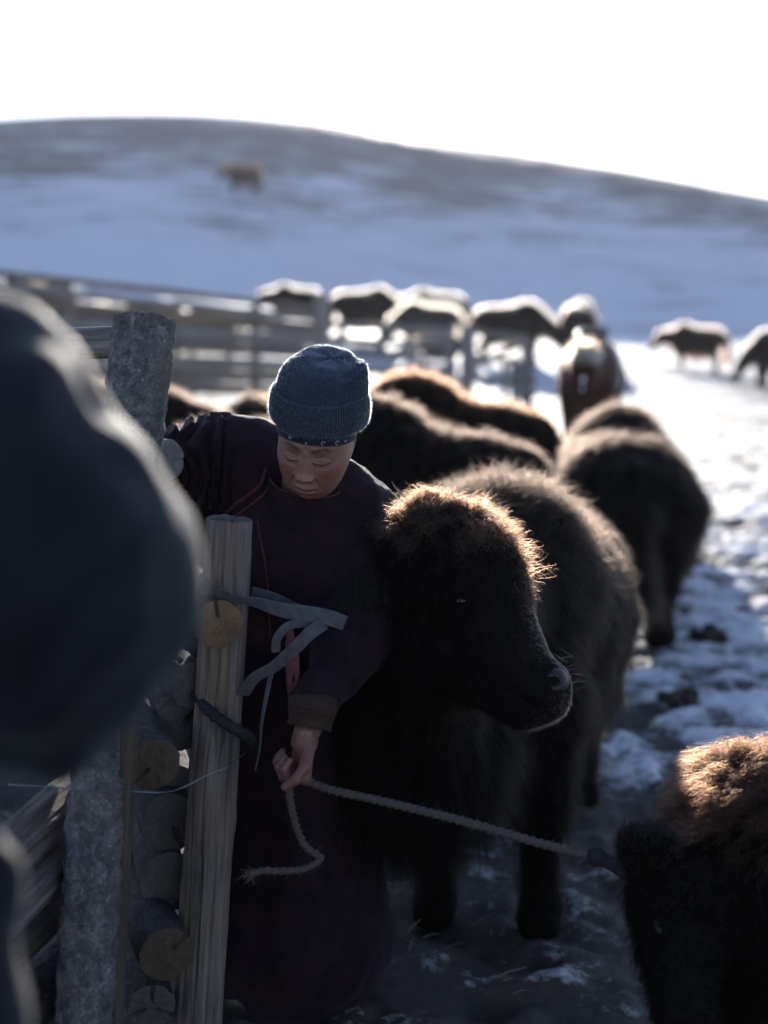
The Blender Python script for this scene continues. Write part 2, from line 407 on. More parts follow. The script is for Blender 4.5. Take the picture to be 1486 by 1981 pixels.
def mat_ground():
    m, t, n, o = newmat("snowy_ground")
    geo = nd(t, "ShaderNodeNewGeometry"); pos = geo.outputs['Position']
    sp = nd(t, "ShaderNodeSeparateXYZ", {0: pos})
    def math_(op, a, b=0.0, c=0.0): return nd(t, "ShaderNodeMath", {0: a, 1: b, 2: c}, operation=op).outputs[0]
    # near yard: trampled snow and dung; far hill: snow thinning into brown grass
    n1 = nd(t, "ShaderNodeTexNoise", {'Vector': pos, 'Scale': 3.2, 'Detail': 9.0, 'Roughness': 0.68}).outputs[0]
    n2 = nd(t, "ShaderNodeTexNoise", {'Vector': pos, 'Scale': 0.09, 'Detail': 6.0, 'Roughness': 0.62}).outputs[0]
    n2b = nd(t, "ShaderNodeTexNoise", {'Vector': nd(t, "ShaderNodeVectorMath", {0: pos, 1: (0.35, 1.0, 1.0)}, operation='MULTIPLY').outputs[0], 'Scale': 0.5, 'Detail': 8.0, 'Roughness': 0.7}).outputs[0]
    n3 = nd(t, "ShaderNodeTexNoise", {'Vector': pos, 'Scale': 28.0, 'Detail': 6.0, 'Roughness': 0.7}).outputs[0]
    att = nd(t, "ShaderNodeAttribute", attribute_name="snow").outputs['Fac']
    lump = nd(t, "ShaderNodeAttribute", attribute_name="lump").outputs['Fac']
    f = math_('ADD', math_('MULTIPLY', math_('SUBTRACT', n1, 0.5), 1.3), math_('MULTIPLY', math_('SUBTRACT', n3, 0.5), 1.8))
    f = math_('ADD', f, math_('MULTIPLY', math_('SUBTRACT', n2b, 0.5), 2.2))
    f = math_('ADD', f, math_('MULTIPLY', math_('SUBTRACT', n2, 0.5), 1.1))
    n4 = nd(t, 'ShaderNodeTexNoise', {'Vector': nd(t, 'ShaderNodeVectorMath', {0: pos, 1: (0.5, 1.0, 1.0)}, operation='MULTIPLY').outputs[0], 'Scale': 0.16, 'Detail': 7.0, 'Roughness': 0.75}).outputs[0]
    f = math_('ADD', f, math_('MULTIPLY', math_('MULTIPLY', math_('SUBTRACT', n4, 0.5), 2.5), nd(t, 'ShaderNodeMapRange', {0: sp.outputs[1], 1: 40.0, 2: 90.0}).outputs[0]))
    f = math_('ADD', f, lump)
    f = math_('ADD', f, att)
    fac = ramp(t, f, [(0.26, (0, 0, 0)), (0.70, (1, 1, 1))])
    dirt = mix(t, n3, (0.028, 0.022, 0.018), (0.10, 0.08, 0.062))
    far = nd(t, "ShaderNodeMapRange", {0: sp.outputs[1], 1: 40.0, 2: 90.0}).outputs[0]
    dirt = mix(t, far, dirt, (0.14, 0.118, 0.105))
    snow = mix(t, n1, (0.62, 0.63, 0.66), (0.80, 0.81, 0.82))
    col = mix(t, fac, dirt, snow)
    h = math_('ADD', math_('MULTIPLY', n3, 0.5), math_('MULTIPLY', fac, 0.35))
    p = principled(t, o, Base_Color=col, Roughness=0.7, Normal=bump(t, h, 0.8, 0.02))
    return m
M_GROUND = mat_ground()

# ------------------------------------------------------------------ terrain
RIDGE_PX = [-1500, -600, 0, 120, 280, 450, 600, 750, 900, 1100, 1300, 1486, 2000, 3000]
RIDGE_PY = [430, 300, 247, 240, 235, 239, 252, 274, 297, 325, 358, 395, 470, 560]
def terrain(x, y):
    x = np.asarray(x, float); y = np.asarray(y, float)
    side = 0.095 * np.clip(8.7 - x, -4, 26) * smooth(y, 22, 40)
    pxx = CX + x / np.maximum(y, 8) * FPX
    A = (605 - sum(np.interp(pxx + o_, RIDGE_PX, RIDGE_PY) for o_ in (-120, -60, 0, 60, 120)) / 5) / FPX * 1.01
    sl_, y0 = 0.245, 70.0
    zp = side + sl_ * np.log1p(np.exp((y - y0) / 6.0)) * 6.0
    yr = (CAMZ + sl_ * y0 - side) / (sl_ - A)
    zr = CAMZ + A * yr
    zf = zr + 0.5 + (A - 0.035) * (y - yr) - 0.0006 * np.maximum(y - yr, 0) ** 2
    k = 0.7
    m = np.minimum(zp, zf); z = m - k * np.log(np.exp(-(zp - m) / k) + np.exp(-(zf - m) / k))
    und = 0.30 * fbm(np.c_[np.ravel(x), np.ravel(y)] / 22.0, 3, 5).reshape(x.shape) * smooth(y, 30, 60) * (1 - smooth(y, 80, 110))
    return z + und

def TZ(x, y): return float(terrain(np.array([x]), np.array([y]))[0])

def build_ground():
    def axis(fine0, fine1, step, lo, hi, g):
        a = list(np.arange(fine0, fine1, step)); s = step; v = a[-1]
        while v < hi: s *= g; v += s; a.append(v)
        s = step; v = a[0]; b = []
        while v > lo: s *= g; v -= s; b.append(v)
        return np.array(b[::-1] + a)
    xs = axis(-3.0, 4.6, 0.022, -450, 450, 1.09); ys = axis(2.9, 9.5, 0.022, -25, 420, 1.03)
    X, Y = np.meshgrid(xs, ys, indexing='xy'); x = X.ravel(); y = Y.ravel()
    z = terrain(x, y)
    q = np.c_[x, y]
    l1 = fbm(q / 0.42, 4, 21); l2 = fbm(q / 0.13, 4, 31); pits = np.clip(fbm(q / 0.20, 2, 77) - 0.25, 0, 1)
    near = 1 - smooth(y, 14, 30)
    amp = 0.018 * l1 + 0.016 * l2 - 0.045 * pits + 0.011 * fbm(q / 0.055, 2, 91)
    far = 0.05 * fbm(q / 1.1, 4, 41)
    z = z + amp * near + far * (1 - near) * 1.0
    nx, ny = len(xs), len(ys); I = np.arange(nx * ny).reshape(ny, nx)
    F = np.stack([I[:-1, :-1], I[:-1, 1:], I[1:, 1:], I[1:, :-1]], -1).reshape(-1, 4)
    o = link("ground", np.c_[x, y, z], F, M_GROUND); o['kind'] = 'structure'
    pxx = CX + x / np.maximum(y, 2) * FPX
    # real snow cover: thin by the pen, full in the open yard, thinning towards the windswept ridge
    open_ = smooth(x - 0.02 * y, -0.4, 0.9) * smooth(y, 3.6, 5.2)
    s = -0.12 + 0.66 * np.maximum(open_, smooth(y, 9, 15) * 0.85)
    s = np.where(y > 40, 0.84 + 0.10 * smooth(y, 45, 60), s)
    A = (605 - np.interp(pxx, RIDGE_PX, RIDGE_PY)) / FPX
    el = (z - CAMZ) / np.maximum(y, 1) / np.maximum(A, .02)
    s = s - 0.80 * smooth(el, 0.25, 1.05) * (y > 60)
    for nm, v in (("snow", s), ("lump", (0.30 * l1 + 0.40 * l2 - 0.7 * pits) * near)):
        a = o.data.attributes.new(nm, 'FLOAT', 'POINT'); a.data.foreach_set('value', v.astype(np.float32))
    return o
ground = build_ground()

# ------------------------------------------------------------------ logs, posts
def frame_from(p0, p1, up=(0, 1, 0.01)):
    z = nrm(np.array(p1, float) - np.array(p0, float)); x = nrm(np.cross(up, z)); y = np.cross(z, x)
    M = np.eye(4); M[:3, 0] = x; M[:3, 1] = y; M[:3, 2] = z; M[:3, 3] = p0
    return Matrix(M.tolist()), float(np.linalg.norm(np.array(p1) - np.array(p0)))

def log(name, p0, p1, r0, r1, mat, cutmat, parent, seed, rough=0.0035, cap0=True, cap1=True, crack=None, nseg=72, bend=0.0, flat=0.0, split=0.0, step=0.012):
    """a log or post; p1 end carries the cut face"""
    M, L = frame_from(p0, p1)
    nz = max(6, int(L / step)); th = np.linspace(0, 2 * np.pi, nseg, endpoint=False); zz = np.linspace(0, L, nz)
    T, Z = np.meshgrid(th, zz); rr = r0 + (r1 - r0) * Z / L
    q = np.c_[np.cos(T).ravel() * 0.5, np.sin(T).ravel() * 0.5, Z.ravel() * 1.2]
    ob = 1 + 0.07 * vnoise(q * 2, seed)
    rk = random.Random(seed)
    for _ in range(5 if L > .8 else 1):
        ka, kz = rk.uniform(0, 6.28), rk.uniform(.1, .95) * L
        dd = (T.ravel() - ka + np.pi) % (2 * np.pi) - np.pi
        e_ = np.exp(-((dd * r0) ** 2 + ((Z.ravel() - kz) * .6) ** 2) / (.012 ** 2)); ob = ob + .10 * e_ - .08 * e_ ** 6
    a = fbm(np.c_[np.cos(T).ravel() * 3.5, np.sin(T).ravel() * 3.5, Z.ravel() * (4 if mat not in (M_BARK, M_BARKD) else 30)] * np.array([1, 1, 1.6]) + 0.3 * np.sin(Z.ravel() * 7 + seed)[:, None], 4, seed + 3)
    if mat in (M_BARK, M_BARKD): a = a + 0.8 * np.abs(fbm(np.c_[np.cos(T).ravel() * 6, np.sin(T).ravel() * 6, Z.ravel() * 45], 3, seed + 8))
    g = np.zeros_like(a)
    if split:
        for c, wd in ((1.2, .10), (3.9, .07), (5.0, .05), (4.45, .04)):
            dth = (T.ravel() - c - 0.22 * Z.ravel() - 0.25 * vnoise(np.c_[Z.ravel() * 4, Z.ravel() * 0], seed + 4) + np.pi) % (2 * np.pi) - np.pi
            g -= split * np.exp(-(dth / wd) ** 2)
    rad = rr.ravel() * ob + a * rough + g
    bx = bend * np.sin(Z.ravel() / L * np.pi)
    V = np.c_[np.cos(T).ravel() * rad + bx, np.sin(T).ravel() * rad * (1 - flat), Z.ravel()]
    I = np.arange(nz * nseg).reshape(nz, nseg); J = np.roll(I, -1, 1)
    F = np.stack([I[:-1], J[:-1], J[1:], I[1:]], -1).reshape(-1, 4)
    o = link(name, V, F, mat, parent, M=None)
    o.matrix_world = M
    def capmesh(end):
        ring = V[I[-1 if end else 0]]; K = 14
        c = ring.mean(0); vs = []
        for k in range(1, K + 1):
            s = k / K; p = c + (ring - c) * s
            ang = th; 
            zz_ = (0.0025 * vnoise(np.c_[p[:, 0] * 90, p[:, 1] * 90], seed + 9)) * min(1, (1 - s) * 8)
            if k == K: zz_ = zz_ * 0 - 0.002
            if crack:
                for ca, cw, cd in crack:
                    d = (ang - ca + np.pi) % (2 * np.pi) - np.pi
                    zz_ = zz_ - cd * np.exp(-(d / (cw / max(s, .15) * .6)) ** 2) * smooth(s, 0.15, 0.4) * (1 - (k == K) * .6)
            p = p.copy(); p[:, 2] = c[2] + (zz_ if end else -zz_) + (0.0015 if end else -0.0015)
            vs.append(p)
        VV = np.concatenate([c[None] + [[0, 0, 0.0015 if end else -0.0015]]] + vs)
        FF = []
        for j in range(nseg):
            j2 = (j + 1) % nseg; FF.append((0, 1 + j, 1 + j2))
            for k in range(K - 1):
                b0 = 1 + k * nseg; b1 = b0 + nseg
                FF.append((b0 + j, b1 + j, b1 + j2, b0 + j2))
        if not end: FF = [f[::-1] for f in FF]
        me = bpy.data.meshes.new("cut_face"); me.from_pydata([tuple(v) for v in VV.tolist()], [], FF); me.materials.append(cutmat)
        me.polygons.foreach_set("use_smooth", [True] * len(me.polygons))
        oc = bpy.data.objects.new("cut_face", me); COL.objects.link(oc); oc.parent = o
    if cap1: capmesh(True)
    if cap0: capmesh(False)
    return o

def nearfence():
    root = empty("corral_fence", (-0.35, 2.8, 0))
    tag(root, "near pole fence of bark-covered posts and sawn logs beside the kneeling woman".replace("kneeling", "bending"), "fence")
    inv = root.matrix_basis.inverted()
    before = set(COL.objects)
    lg = lambda *a, **k: log(*a, **k)
    # upright posts (bottom point, top point)
    a = lg("post", P(143, 1990, 2.24) + [0, 0, -.15], P(282, 624, 2.72), 0.0445, 0.0580, M_BARK, M_CUTGL, None, 5, rough=0.004, cap0=False, crack=[(0.6, .1, .01), (4.1, .08, .008)], nseg=120, step=0.006, bend=-.012)
    a['label'] = "tall grey post covered in rough peeling bark"
    a = lg("post", P(385, 1990, 2.66) * [1, 1, 0] + [-0.02, 0, -0.1], P(444, 1004, 2.66), 0.050, 0.0425, M_WOOD, M_CUTG, None, 9, rough=0.0017, cap0=False, nseg=130, split=0.006, step=0.008, crack=[(1.2, .12, .012), (3.9, .1, .01), (5.0, .08, .01)])
    a['label'] = "short split weathered post with sawn flat top"
    lg("post", P(200, 1990, 2.30) + [0, 0, -0.15], P(247, 1400, 2.44), 0.020, 0.018, M_WOODD, M_CUTG, None, 14, rough=0.002, cap0=False, nseg=60, step=0.012)
    # logs whose sawn ends face the camera
    def endlog(px, py, d, r, dirv, L, mat, cut, seed, **k):
        k.setdefault('rough', .0018)
        e = P(px, py, d); dirv = nrm(np.array(dirv, float))
        return lg("rail", e + dirv * L, e, r * 1.05, r, mat, cut, None, seed, cap0=True, **k)
    A = (-0.42, 1.0, 0.0)
    endlog(423, 1208, 2.58, 0.046, (-.32, 1, .03), 1.5, M_BARKD, M_CUT, 21, crack=[(3.3, .10, .016)])['label'] = "top log with a fresh yellow sawn end split by a crack"
    endlog(372, 1325, 2.66, 0.045, (-.5, 1, .02), 1.5, M_BARKD, M_CUTG, 22, crack=[(1.3, .14, .02)])
    endlog(352, 1405, 2.70, 0.050, (-.3, 1, -.01), 1.5, M_BARKD, M_CUTG, 23, crack=[(2.3, .14, .02)])
    endlog(298, 1478, 2.52, 0.0475, (-.25, 1, .0), 1.4, M_BARKD, M_CUT_SHADE, 24, crack=[(5.4, .09, .014)])['label'] = "log with a pale round sawn end under the coat"
    endlog(342, 1530, 2.78, 0.054, (-.3, 1, .0), 1.4, M_BARKD, M_CUTG, 29)
    endlog(330, 1590, 2.72, 0.058, (-.3, 1, .0), 1.4, M_BARKD, M_CUTG, 25, crack=[(.4, .12, .02)])
    endlog(325, 1705, 2.70, 0.060, (-.25, 1, .02), 1.4, M_BARKD, M_CUTG, 26)
    endlog(322, 1846, 2.55, 0.050, (-.38, 1, .0), 1.4, M_BARKD, M_CUT_SHADE, 27, crack=[(2.2, .1, .014)])['label'] = "lowest pale sawn log between the two posts"
    endlog(292, 1948, 2.60, 0.046, (-.3, 1, .0), 1.4, M_BARKD, M_CUTG, 28, crack=[(1, .1, .02), (3, .1, .02), (5, .1, .02)])
    # rails of the pen's other side, running from near left to far right
    def linelog(pa, da, pb, r, mat, seed, cut=M_CUTG, **k):
        e0 = P(pa[0], pa[1], da); db = da * (pa[1] - 605) / (pb[1] - 605); e1 = P(pb[0], pb[1], db)
        e0 = e0 + (e0 - e1) * 0.7
        return lg("rail", e0, e1, r, r, mat, cut, None, seed, nseg=56, **k)
    linelog((10, 1660), 2.32, (175, 1510), 0.046, M_WOOD, 31, split=.005)
    linelog((35, 1742), 2.30, (180, 1600), 0.040, M_WOOD, 32, split=.005)
    linelog((20, 1840), 2.30, (170, 1690), 0.034, M_WOODD, 33)
    linelog((60, 1935), 2.34, (190, 1800), 0.048, M_BARKD, 34)
    linelog((60, 2060), 2.34, (190, 1920), 0.046, M_WOODD, 35)
    # rails behind the tall post
    lg("rail", P(-220, 668, 3.1), P(258, 662, 2.86), 0.030, 0.032, M_WOODF, M_CUTGL, None, 41, rough=.0015)
    lg("rail", P(-60, 905, 3.15) , P(330, 888, 2.84), 0.040, 0.0400, M_WOOD, M_CUTGL, None, 42, crack=[(k, .035, .005) for k in (.2, 1.4, 2.6, 4, 5.2)], split=.003, rough=.0015)['label'] = "weathered rail with a deeply cracked grey end behind the tall post"
    lg("rail", P(-60, 1010, 3.15), P(338, 996, 2.86), 0.046, 0.0480, M_BARK, M_CUTGL, None, 43, crack=[(k, .035, .005) for k in (.8, 2.0, 4.4)])
    lg("rail", P(-60, 1130, 3.15), P(330, 1110, 2.88), 0.042, 0.042, M_BARK, M_CUTG, None, 44)
    for o in set(COL.objects) - before:
        if o.parent is None:
            mw = o.matrix_basis.copy(); o.parent = root; o.matrix_basis = inv @ mw
    return root
nearfence()

def tube(pts, r, n=10, twist=0.0, lobes=0, la=0.0, flatw=None, up=None, samp=0.01, rfn=None):
    """tube or strap along a smooth path. flatw=(w,t) gives a flat band"""
    pts = np.array(pts, float)
    # catmull-rom
    out = []
    for i in range(len(pts) - 1):
        p0 = pts[max(i - 1, 0)]; p1 = pts[i]; p2 = pts[i + 1]; p3 = pts[min(i + 2, len(pts) - 1)]
        m = max(3, int(np.linalg.norm(p2 - p1) / samp))
        for k in range(m):
            t = k / m
            out.append(0.5 * ((2 * p1) + (-p0 + p2) * t + (2 * p0 - 5 * p1 + 4 * p2 - p3) * t * t + (-p0 + 3 * p1 - 3 * p2 + p3) * t ** 3))
    out.append(pts[-1]); C = np.array(out); T = nrm(np.gradient(C, axis=0))
    u = np.array(up if up is not None else (0, 0, 1.0)); N = []
    prev = nrm(np.cross(T[0], np.cross(u, T[0])) + 1e-9)
    for t in T:
        prev = nrm(prev - (prev @ t) * t); N.append(prev)
    N = np.array(N); B = np.cross(T, N)
    s = np.r_[0, np.cumsum(np.linalg.norm(np.diff(C, axis=0), axis=1))]
    th = np.linspace(0, 2 * np.pi, n, endpoint=False)
    V = []
    for i in range(len(C)):
        if flatw:
            wd, tk = flatw; tw = twist(s[i] / s[-1]) if callable(twist) else twist
            e = np.c_[np.sign(np.cos(th)) * np.abs(np.cos(th)) ** 0.35 * wd / 2, np.sign(np.sin(th)) * np.abs(np.sin(th)) ** 0.6 * tk / 2]
            e = e @ np.array([[math.cos(tw), math.sin(tw)], [-math.sin(tw), math.cos(tw)]])
        else:
            rr = r * (1 + la * np.cos(lobes * th + s[i] * twist)) if lobes else np.full(n, r)
            if rfn is not None: rr = rr * rfn(s[i] / s[-1])
            e = np.c_[np.cos(th) * rr, np.sin(th) * rr]
        V.append(C[i] + e[:, :1] * N[i] + e[:, 1:] * B[i])
    V = np.concatenate(V); m = len(C); I = np.arange(m * n).reshape(m, n); J = np.roll(I, -1, 1)
    F = np.stack([I[:-1], J[:-1], J[1:], I[1:]], -1).reshape(-1, 4)
    # close the ends
    V = np.r_[V, C[:1], C[-1:]]; a, b = len(V) - 2, len(V) - 1
    E = [(a, a, I[0, (j + 1) % n], I[0, j]) for j in range(n)] + [(b, b, I[-1, j], I[-1, (j + 1) % n]) for j in range(n)]
    FF = [tuple(f) for f in F.tolist()] + [(e[0], e[2], e[3]) for e in E]
    return V, FF

def tubeobj(name, pts, r, mat, parent=None, **k):
    V, F = tube(pts, r, **k)
    me = bpy.data.meshes.new(name); me.from_pydata([tuple(v) for v in V.tolist()], [], F); me.materials.append(mat)
    me.polygons.foreach_set("use_smooth", [True] * len(me.polygons))
    o = bpy.data.objects.new(name, me); COL.objects.link(o)
    if parent is not None: o.parent = parent
    return o

# ------------------------------------------------------------------ the far pen fence
def farfence():
    root = empty("pen_fence", (0, 0, 0))
    tag(root, "long blurred pen fence of stacked grey rails between the herd and the woman", "fence")
    rnd = random.Random(4)
    def PG(px, d): x = (px - CX) / FPX * d; return np.array([x, d, TZ(x, d)])
    def post(px, d, ytop, r=0.10, mat=M_WOODF):
        b = PG(px, d); t = P(px, ytop, d); b[2] -= 0.1
        log("post", b, t, r * 1.05, r, mat, M_CUTG, root, rnd.randint(0, 999), rough=0.01, cap0=False, nseg=20, step=0.1)
    def rail(pa, da, pb, db, r, mat=M_WOODF):
        log("rail", P(*pa, da), P(*pb, db), r, r * rnd.uniform(.8, 1), mat, M_CUTG, root, rnd.randint(0, 999), rough=0.012, nseg=20, step=0.25, flat=.3)
    # left run, stacked rails
    dl, dr = 19.0, 23.0
    rows = [(524, 600, .05, M_WOOD), (548, 618, .06, M_WOODF), (580, 638, .100, M_WOOD), (613, 661, .092, M_WOODF), (646, 684, .100, M_WOOD), (680, 709, .092, M_WOODF), (712, 732, .100, M_WOOD), (744, 756, .08, M_WOOD)]
    for i, (ya, yb, r, m) in enumerate(rows):
        xm = 300 + rnd.uniform(-40, 40); ym = ya + (yb - ya) * (xm + 60) / 680
        rail((-60, ya), dl, (xm, ym + rnd.uniform(-3, 3)), 21.0, r, m)
        rail((xm + 3, ym + rnd.uniform(-3, 3)), 21.0, (625, yb), dr, r, m)
    for px, d, yt in ((-50, 19, 515), (130, 20.1, 545), (495, 22.3, 595), (40, 19.5, 530)): post(px, d, yt, 0.08)
    post(622, 23.0, 566, 0.13)
    # right run with a gate of thinner poles
    for ya, yb, r in ((628, 640, .055), (655, 668, .05), (688, 694, .045), (716, 722, .05)):
        rail((625, ya), 23.0, (880, yb), 24.0, r, M_WOODF)
    post(868, 24.0, 652, 0.06); post(905, 24.0, 630, 0.12)
    for ya, yb in ((640, 655), (688, 702), (730, 742)): rail((905, ya), 24.0, (1020, yb), 24.5, 0.05, M_WOODF)
    rail((918, 706), 24.1, (1005, 668), 24.4, 0.055, M_WOODF)
    post(1018, 24.5, 655, 0.09); post(995, 24.0, 690, 0.06); post(975, 24.0, 700, 0.05)
    for y in (705, 725, 745, 765): rail((990, y), 22.9, (1035, y + rnd.uniform(-3, 3)), 23.0, 0.06, M_BARK)
    return root
farfence()

# ------------------------------------------------------------------ animals
def yak_prims(head_low=0.0, turn=0.0, graze=False):
    c = []
    D = (-0.35, 0, -1.0)
    c += [ell((0, 0, .79), (.60, .27, .29), L=.11, comb=D), ell((.34, 0, .95), (.28, .17, .24), L=.12, comb=(-.5, 0, -.6)),
          ell((-.40, 0, .80), (.30, .25, .27), L=.10, comb=D), ell((.48, 0, .74), (.24, .22, .28), L=.14, comb=D),
          ell((0, 0, .60), (.48, .24, .16), L=.26, comb=(-.1, 0, -1.2))]
    if graze: nk, pl, mz = np.array([.80, .0, .66]), np.array([.95, turn * .1, .50]), np.array([1.14, turn * .25, .18])
    else: nk, pl, mz = np.array([.80, turn * .05, .86 - head_low]), np.array([.98, turn * .16, .84 - head_low]), np.array([1.22, turn * .34, .56 - head_low])
    c += [cap((.55, 0, .84), nk, .20, .16, L=.12, comb=(-.2, 0, -1)), cap(nk, pl, .15, .125, L=.08, comb=(-.2, 0, -1)),
          cap(pl, mz, .12, .075, L=.025, comb=(-.2, 0, -.6)), ell(mz, (.075, .075, .065), L=.01, den=.6)]
    sd = np.array([0, 1, 0]) 
    for s in (-1, 1):
        c += [cap(pl + [-.03, s * .11, .03], pl + [-.05, s * .21, .0], .035, .022, L=.05, comb=(0, s, -.4))]
        c += [cap((.43, s * .15, .66), (.44, s * .14, .34), .11, .062, L=.09), cap((.44, s * .14, .34), (.43, s * .14, .07), .058, .045, L=.04),
              cap((.43, s * .14, .06), (.45, s * .14, .035), .052, .055, L=.01, den=.3)]
        c += [cap((-.42, s * .15, .70), (-.36, s * .15, .46), .16, .10, L=.10), cap((-.36, s * .15, .46), (-.54, s * .14, .34), .085, .055, L=.06),
              cap((-.54, s * .14, .34), (-.50, s * .14, .07), .05, .045, L=.04), cap((-.50, s * .14, .06), (-.47, s * .14, .035), .05, .055, L=.01, den=.3)]
    c += [cap((-.66, 0, .92), (-.78, 0, .74), .05, .05, L=.16, comb=(-.1, 0, -1)), cap((-.78, 0, .74), (-.80, 0, .34), .05, .075, L=.22, comb=(-.05, 0, -1))]
    return c, pl, mz

def horn_pts(pl, s, L=1.0):
    return [pl + np.array([-.02, s * .07, .07]), pl + np.array([-.02, s * .17 * L, .10]), pl + np.array([.02, s * .23 * L, .20 * L]), pl + np.array([.0, s * .20 * L, .31 * L])]

def make_yak(kind, n, hide, color, seed, rad, horns=True, lmul=1.0, cellr=0.05, fm=None, pale=False, **kw):
    pr, pl, mz = yak_prims(**kw)
    V, F = nets(pr, 0.028, 0.03)
    root = link(kind, V, F, hide); root.color = tuple(color) + (1,)
    PT, RD = grow(V, F, n, pr, rad, seed=seed, lmul=lmul, cell=cellr, clump=.5, wild=.35)
    f = curves_obj("fur", PT, RD, fm or M_FUR, root); f.color = tuple(color) + (1,)
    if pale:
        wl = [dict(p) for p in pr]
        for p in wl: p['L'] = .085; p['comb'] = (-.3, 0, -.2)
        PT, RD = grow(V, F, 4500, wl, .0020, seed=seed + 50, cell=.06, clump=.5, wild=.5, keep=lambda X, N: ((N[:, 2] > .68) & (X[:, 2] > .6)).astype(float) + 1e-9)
        bw = curves_obj("back_wool_or_rim", PT, RD, M_FUR, root); bw.color = (.33, .26, .19, 1)  # pale colour on upward faces imitates the sun's white rim
    if horns:
        for s in (-1, 1): tubeobj("horn", horn_pts(pl, s), 0.03, M_HORN, root, n=10, samp=.02, rfn=lambda t: 1 - .85 * t)
    for s in (-1, 1):
        Ve, Fe = nets([ell(pl + (mz - pl) * .3 + np.array([.02, s * .105, .03]), (.018, .018, .018))], .008, .002)
        link("eye", Ve, Fe, M_EYE, root)
    Vn, Fn = nets([ell(mz + np.array([.035, 0, -.01]), (.05, .058, .045)), ell(mz + np.array([.085, .03, 0]), (.02, .014, .012), sub=1), ell(mz + np.array([.085, -.03, 0]), (.02, .014, .012), sub=1)], .008, .004)
    link("nose", Vn, Fn, M_NOSE, root)
    for x in (.45, -.48):
        for s in (-1, 1):
            Vh, Fh = nets([cap((x, s * .14, .05), (x + .03, s * .14, .03), .056, .062), ell((x, s * .14, -.05), (.3, .3, .05), sub=1)], .012, .004)
            link("hoof", Vh, Fh, M_HOOF, root)
    return root

def copy_tree(o, parent=None):
    c = o.copy(); COL.objects.link(c)
    if parent is not None: c.parent = parent
    for ch in list(o.children): copy_tree(ch, c)
    return c

def place(o, x, y, rz, sc, label, cat, group=None, color=None, dz=0.0):
    o.location = (x, y, TZ(x, y) + dz); o.rotation_euler = (0, 0, rz); o.scale = (sc,) * 3
    tag(o, label, cat, group)
    if color is not None:
        o.color = tuple(color) + (1,)
        for c in o.children:
            if not c.name.startswith('back_wool_or_rim'): c.color = tuple(color) + (1,)
    return o

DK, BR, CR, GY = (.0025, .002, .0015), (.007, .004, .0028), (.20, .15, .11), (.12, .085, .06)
stand = make_yak("yak", 16000, M_HIDE, DK, 3, .0018, lmul=.8, pale=True)
graze = make_yak("yak", 16000, M_HIDE, DK, 4, .0018, lmul=.8, pale=True, graze=True)
G1 = "yaks grazing and standing beyond the pen fence"
def bx(px, d): return (px - CX) / FPX * d
used = set()
def bgyak(src, px, d, rz, sc, label, color, group=G1):
    o = src if src.name not in used else copy_tree(src)
    used.add(src.name)
    place(o, bx(px, d), d, R(rz), sc, label, "yak", group, color)
    v_ = random.Random(int(px)); o.scale = (sc * v_.uniform(.9, 1.08), sc * v_.uniform(.9, 1.2), sc * v_.uniform(.95, 1.06))
    return o
# heading 0 = facing right of the picture, 90 = away, 180 = left, -90 = towards the camera
far1 = copy_tree(stand); place(far1, bx(478, 104), 104, R(160), 1.7, "lone dark yak high on the snowy hillside", "yak", None, DK)
for c_ in list(far1.children):
    if c_.name.startswith('back_wool_or_rim'): bpy.data.objects.remove(c_)
    elif c_.type == 'CURVES': c_.material_slots[0].link = 'OBJECT'; c_.material_slots[0].material = M_FURD
bgyak(graze, 75, 33, 200, 1.15, "dark yak over the far left end of the pen fence", DK)
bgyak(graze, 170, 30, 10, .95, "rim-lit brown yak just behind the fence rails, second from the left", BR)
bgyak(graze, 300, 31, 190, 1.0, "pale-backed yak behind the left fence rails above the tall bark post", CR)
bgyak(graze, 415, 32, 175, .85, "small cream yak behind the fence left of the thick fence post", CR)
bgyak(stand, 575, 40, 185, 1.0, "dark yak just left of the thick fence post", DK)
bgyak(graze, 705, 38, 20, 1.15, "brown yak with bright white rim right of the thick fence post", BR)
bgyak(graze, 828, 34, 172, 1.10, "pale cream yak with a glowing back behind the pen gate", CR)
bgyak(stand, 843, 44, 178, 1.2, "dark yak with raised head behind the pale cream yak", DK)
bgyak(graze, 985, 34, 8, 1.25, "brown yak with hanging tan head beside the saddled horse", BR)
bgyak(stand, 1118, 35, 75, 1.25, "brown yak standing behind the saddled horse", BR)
bgyak(stand, 1345, 36, 172, 1.02, "brown long-haired yak walking left alone on the open snow", (.03, .015, .009), None)
bgyak(graze, 1505, 29, 195, .98, "black and white yak cut off by the picture's edge", (.02, .018, .018), None)
cf = bgyak(graze, 850, 31, 5, .62, "small brown calf behind the pen gate rails", GY)
cf['category'] = "calf"

# nearer yaks, out of focus
near = make_yak("yak", 60000, M_HIDE, DK, 8, .0011, horns=False, cellr=.035, fm=M_FURD, lmul=.7)
NB = (.0035, .0025, .002)
place(near, bx(1205, 7.0), 7.0, R(84), .96, "shaggy black yak seen from behind standing on the open snow", "yak", None, NB)
near.scale = (.94, 1.18, .90)
y2 = copy_tree(near); place(y2, bx(560, 6.1), 6.1, R(-4), 1.0, "big black yak standing right behind the woman's woollen hat", "yak", None, NB)
y3 = copy_tree(near); place(y3, bx(680, 7.9), 7.9, R(-8), 1.02, "brown-backed yak partly hidden behind the big black yak", "yak", None, (.010, .005, .003))
y4 = copy_tree(near); place(y4, bx(100, 6.6), 6.6, R(175), 1.13, "dark yak with a sunlit rump between the tall bark post and the woman", "yak", None, NB)
y5 = copy_tree(near); place(y5, bx(455, 7.4), 7.4, R(80), .92, "dark yak with a glowing round back above the woman's raised arm", "yak", None, NB)

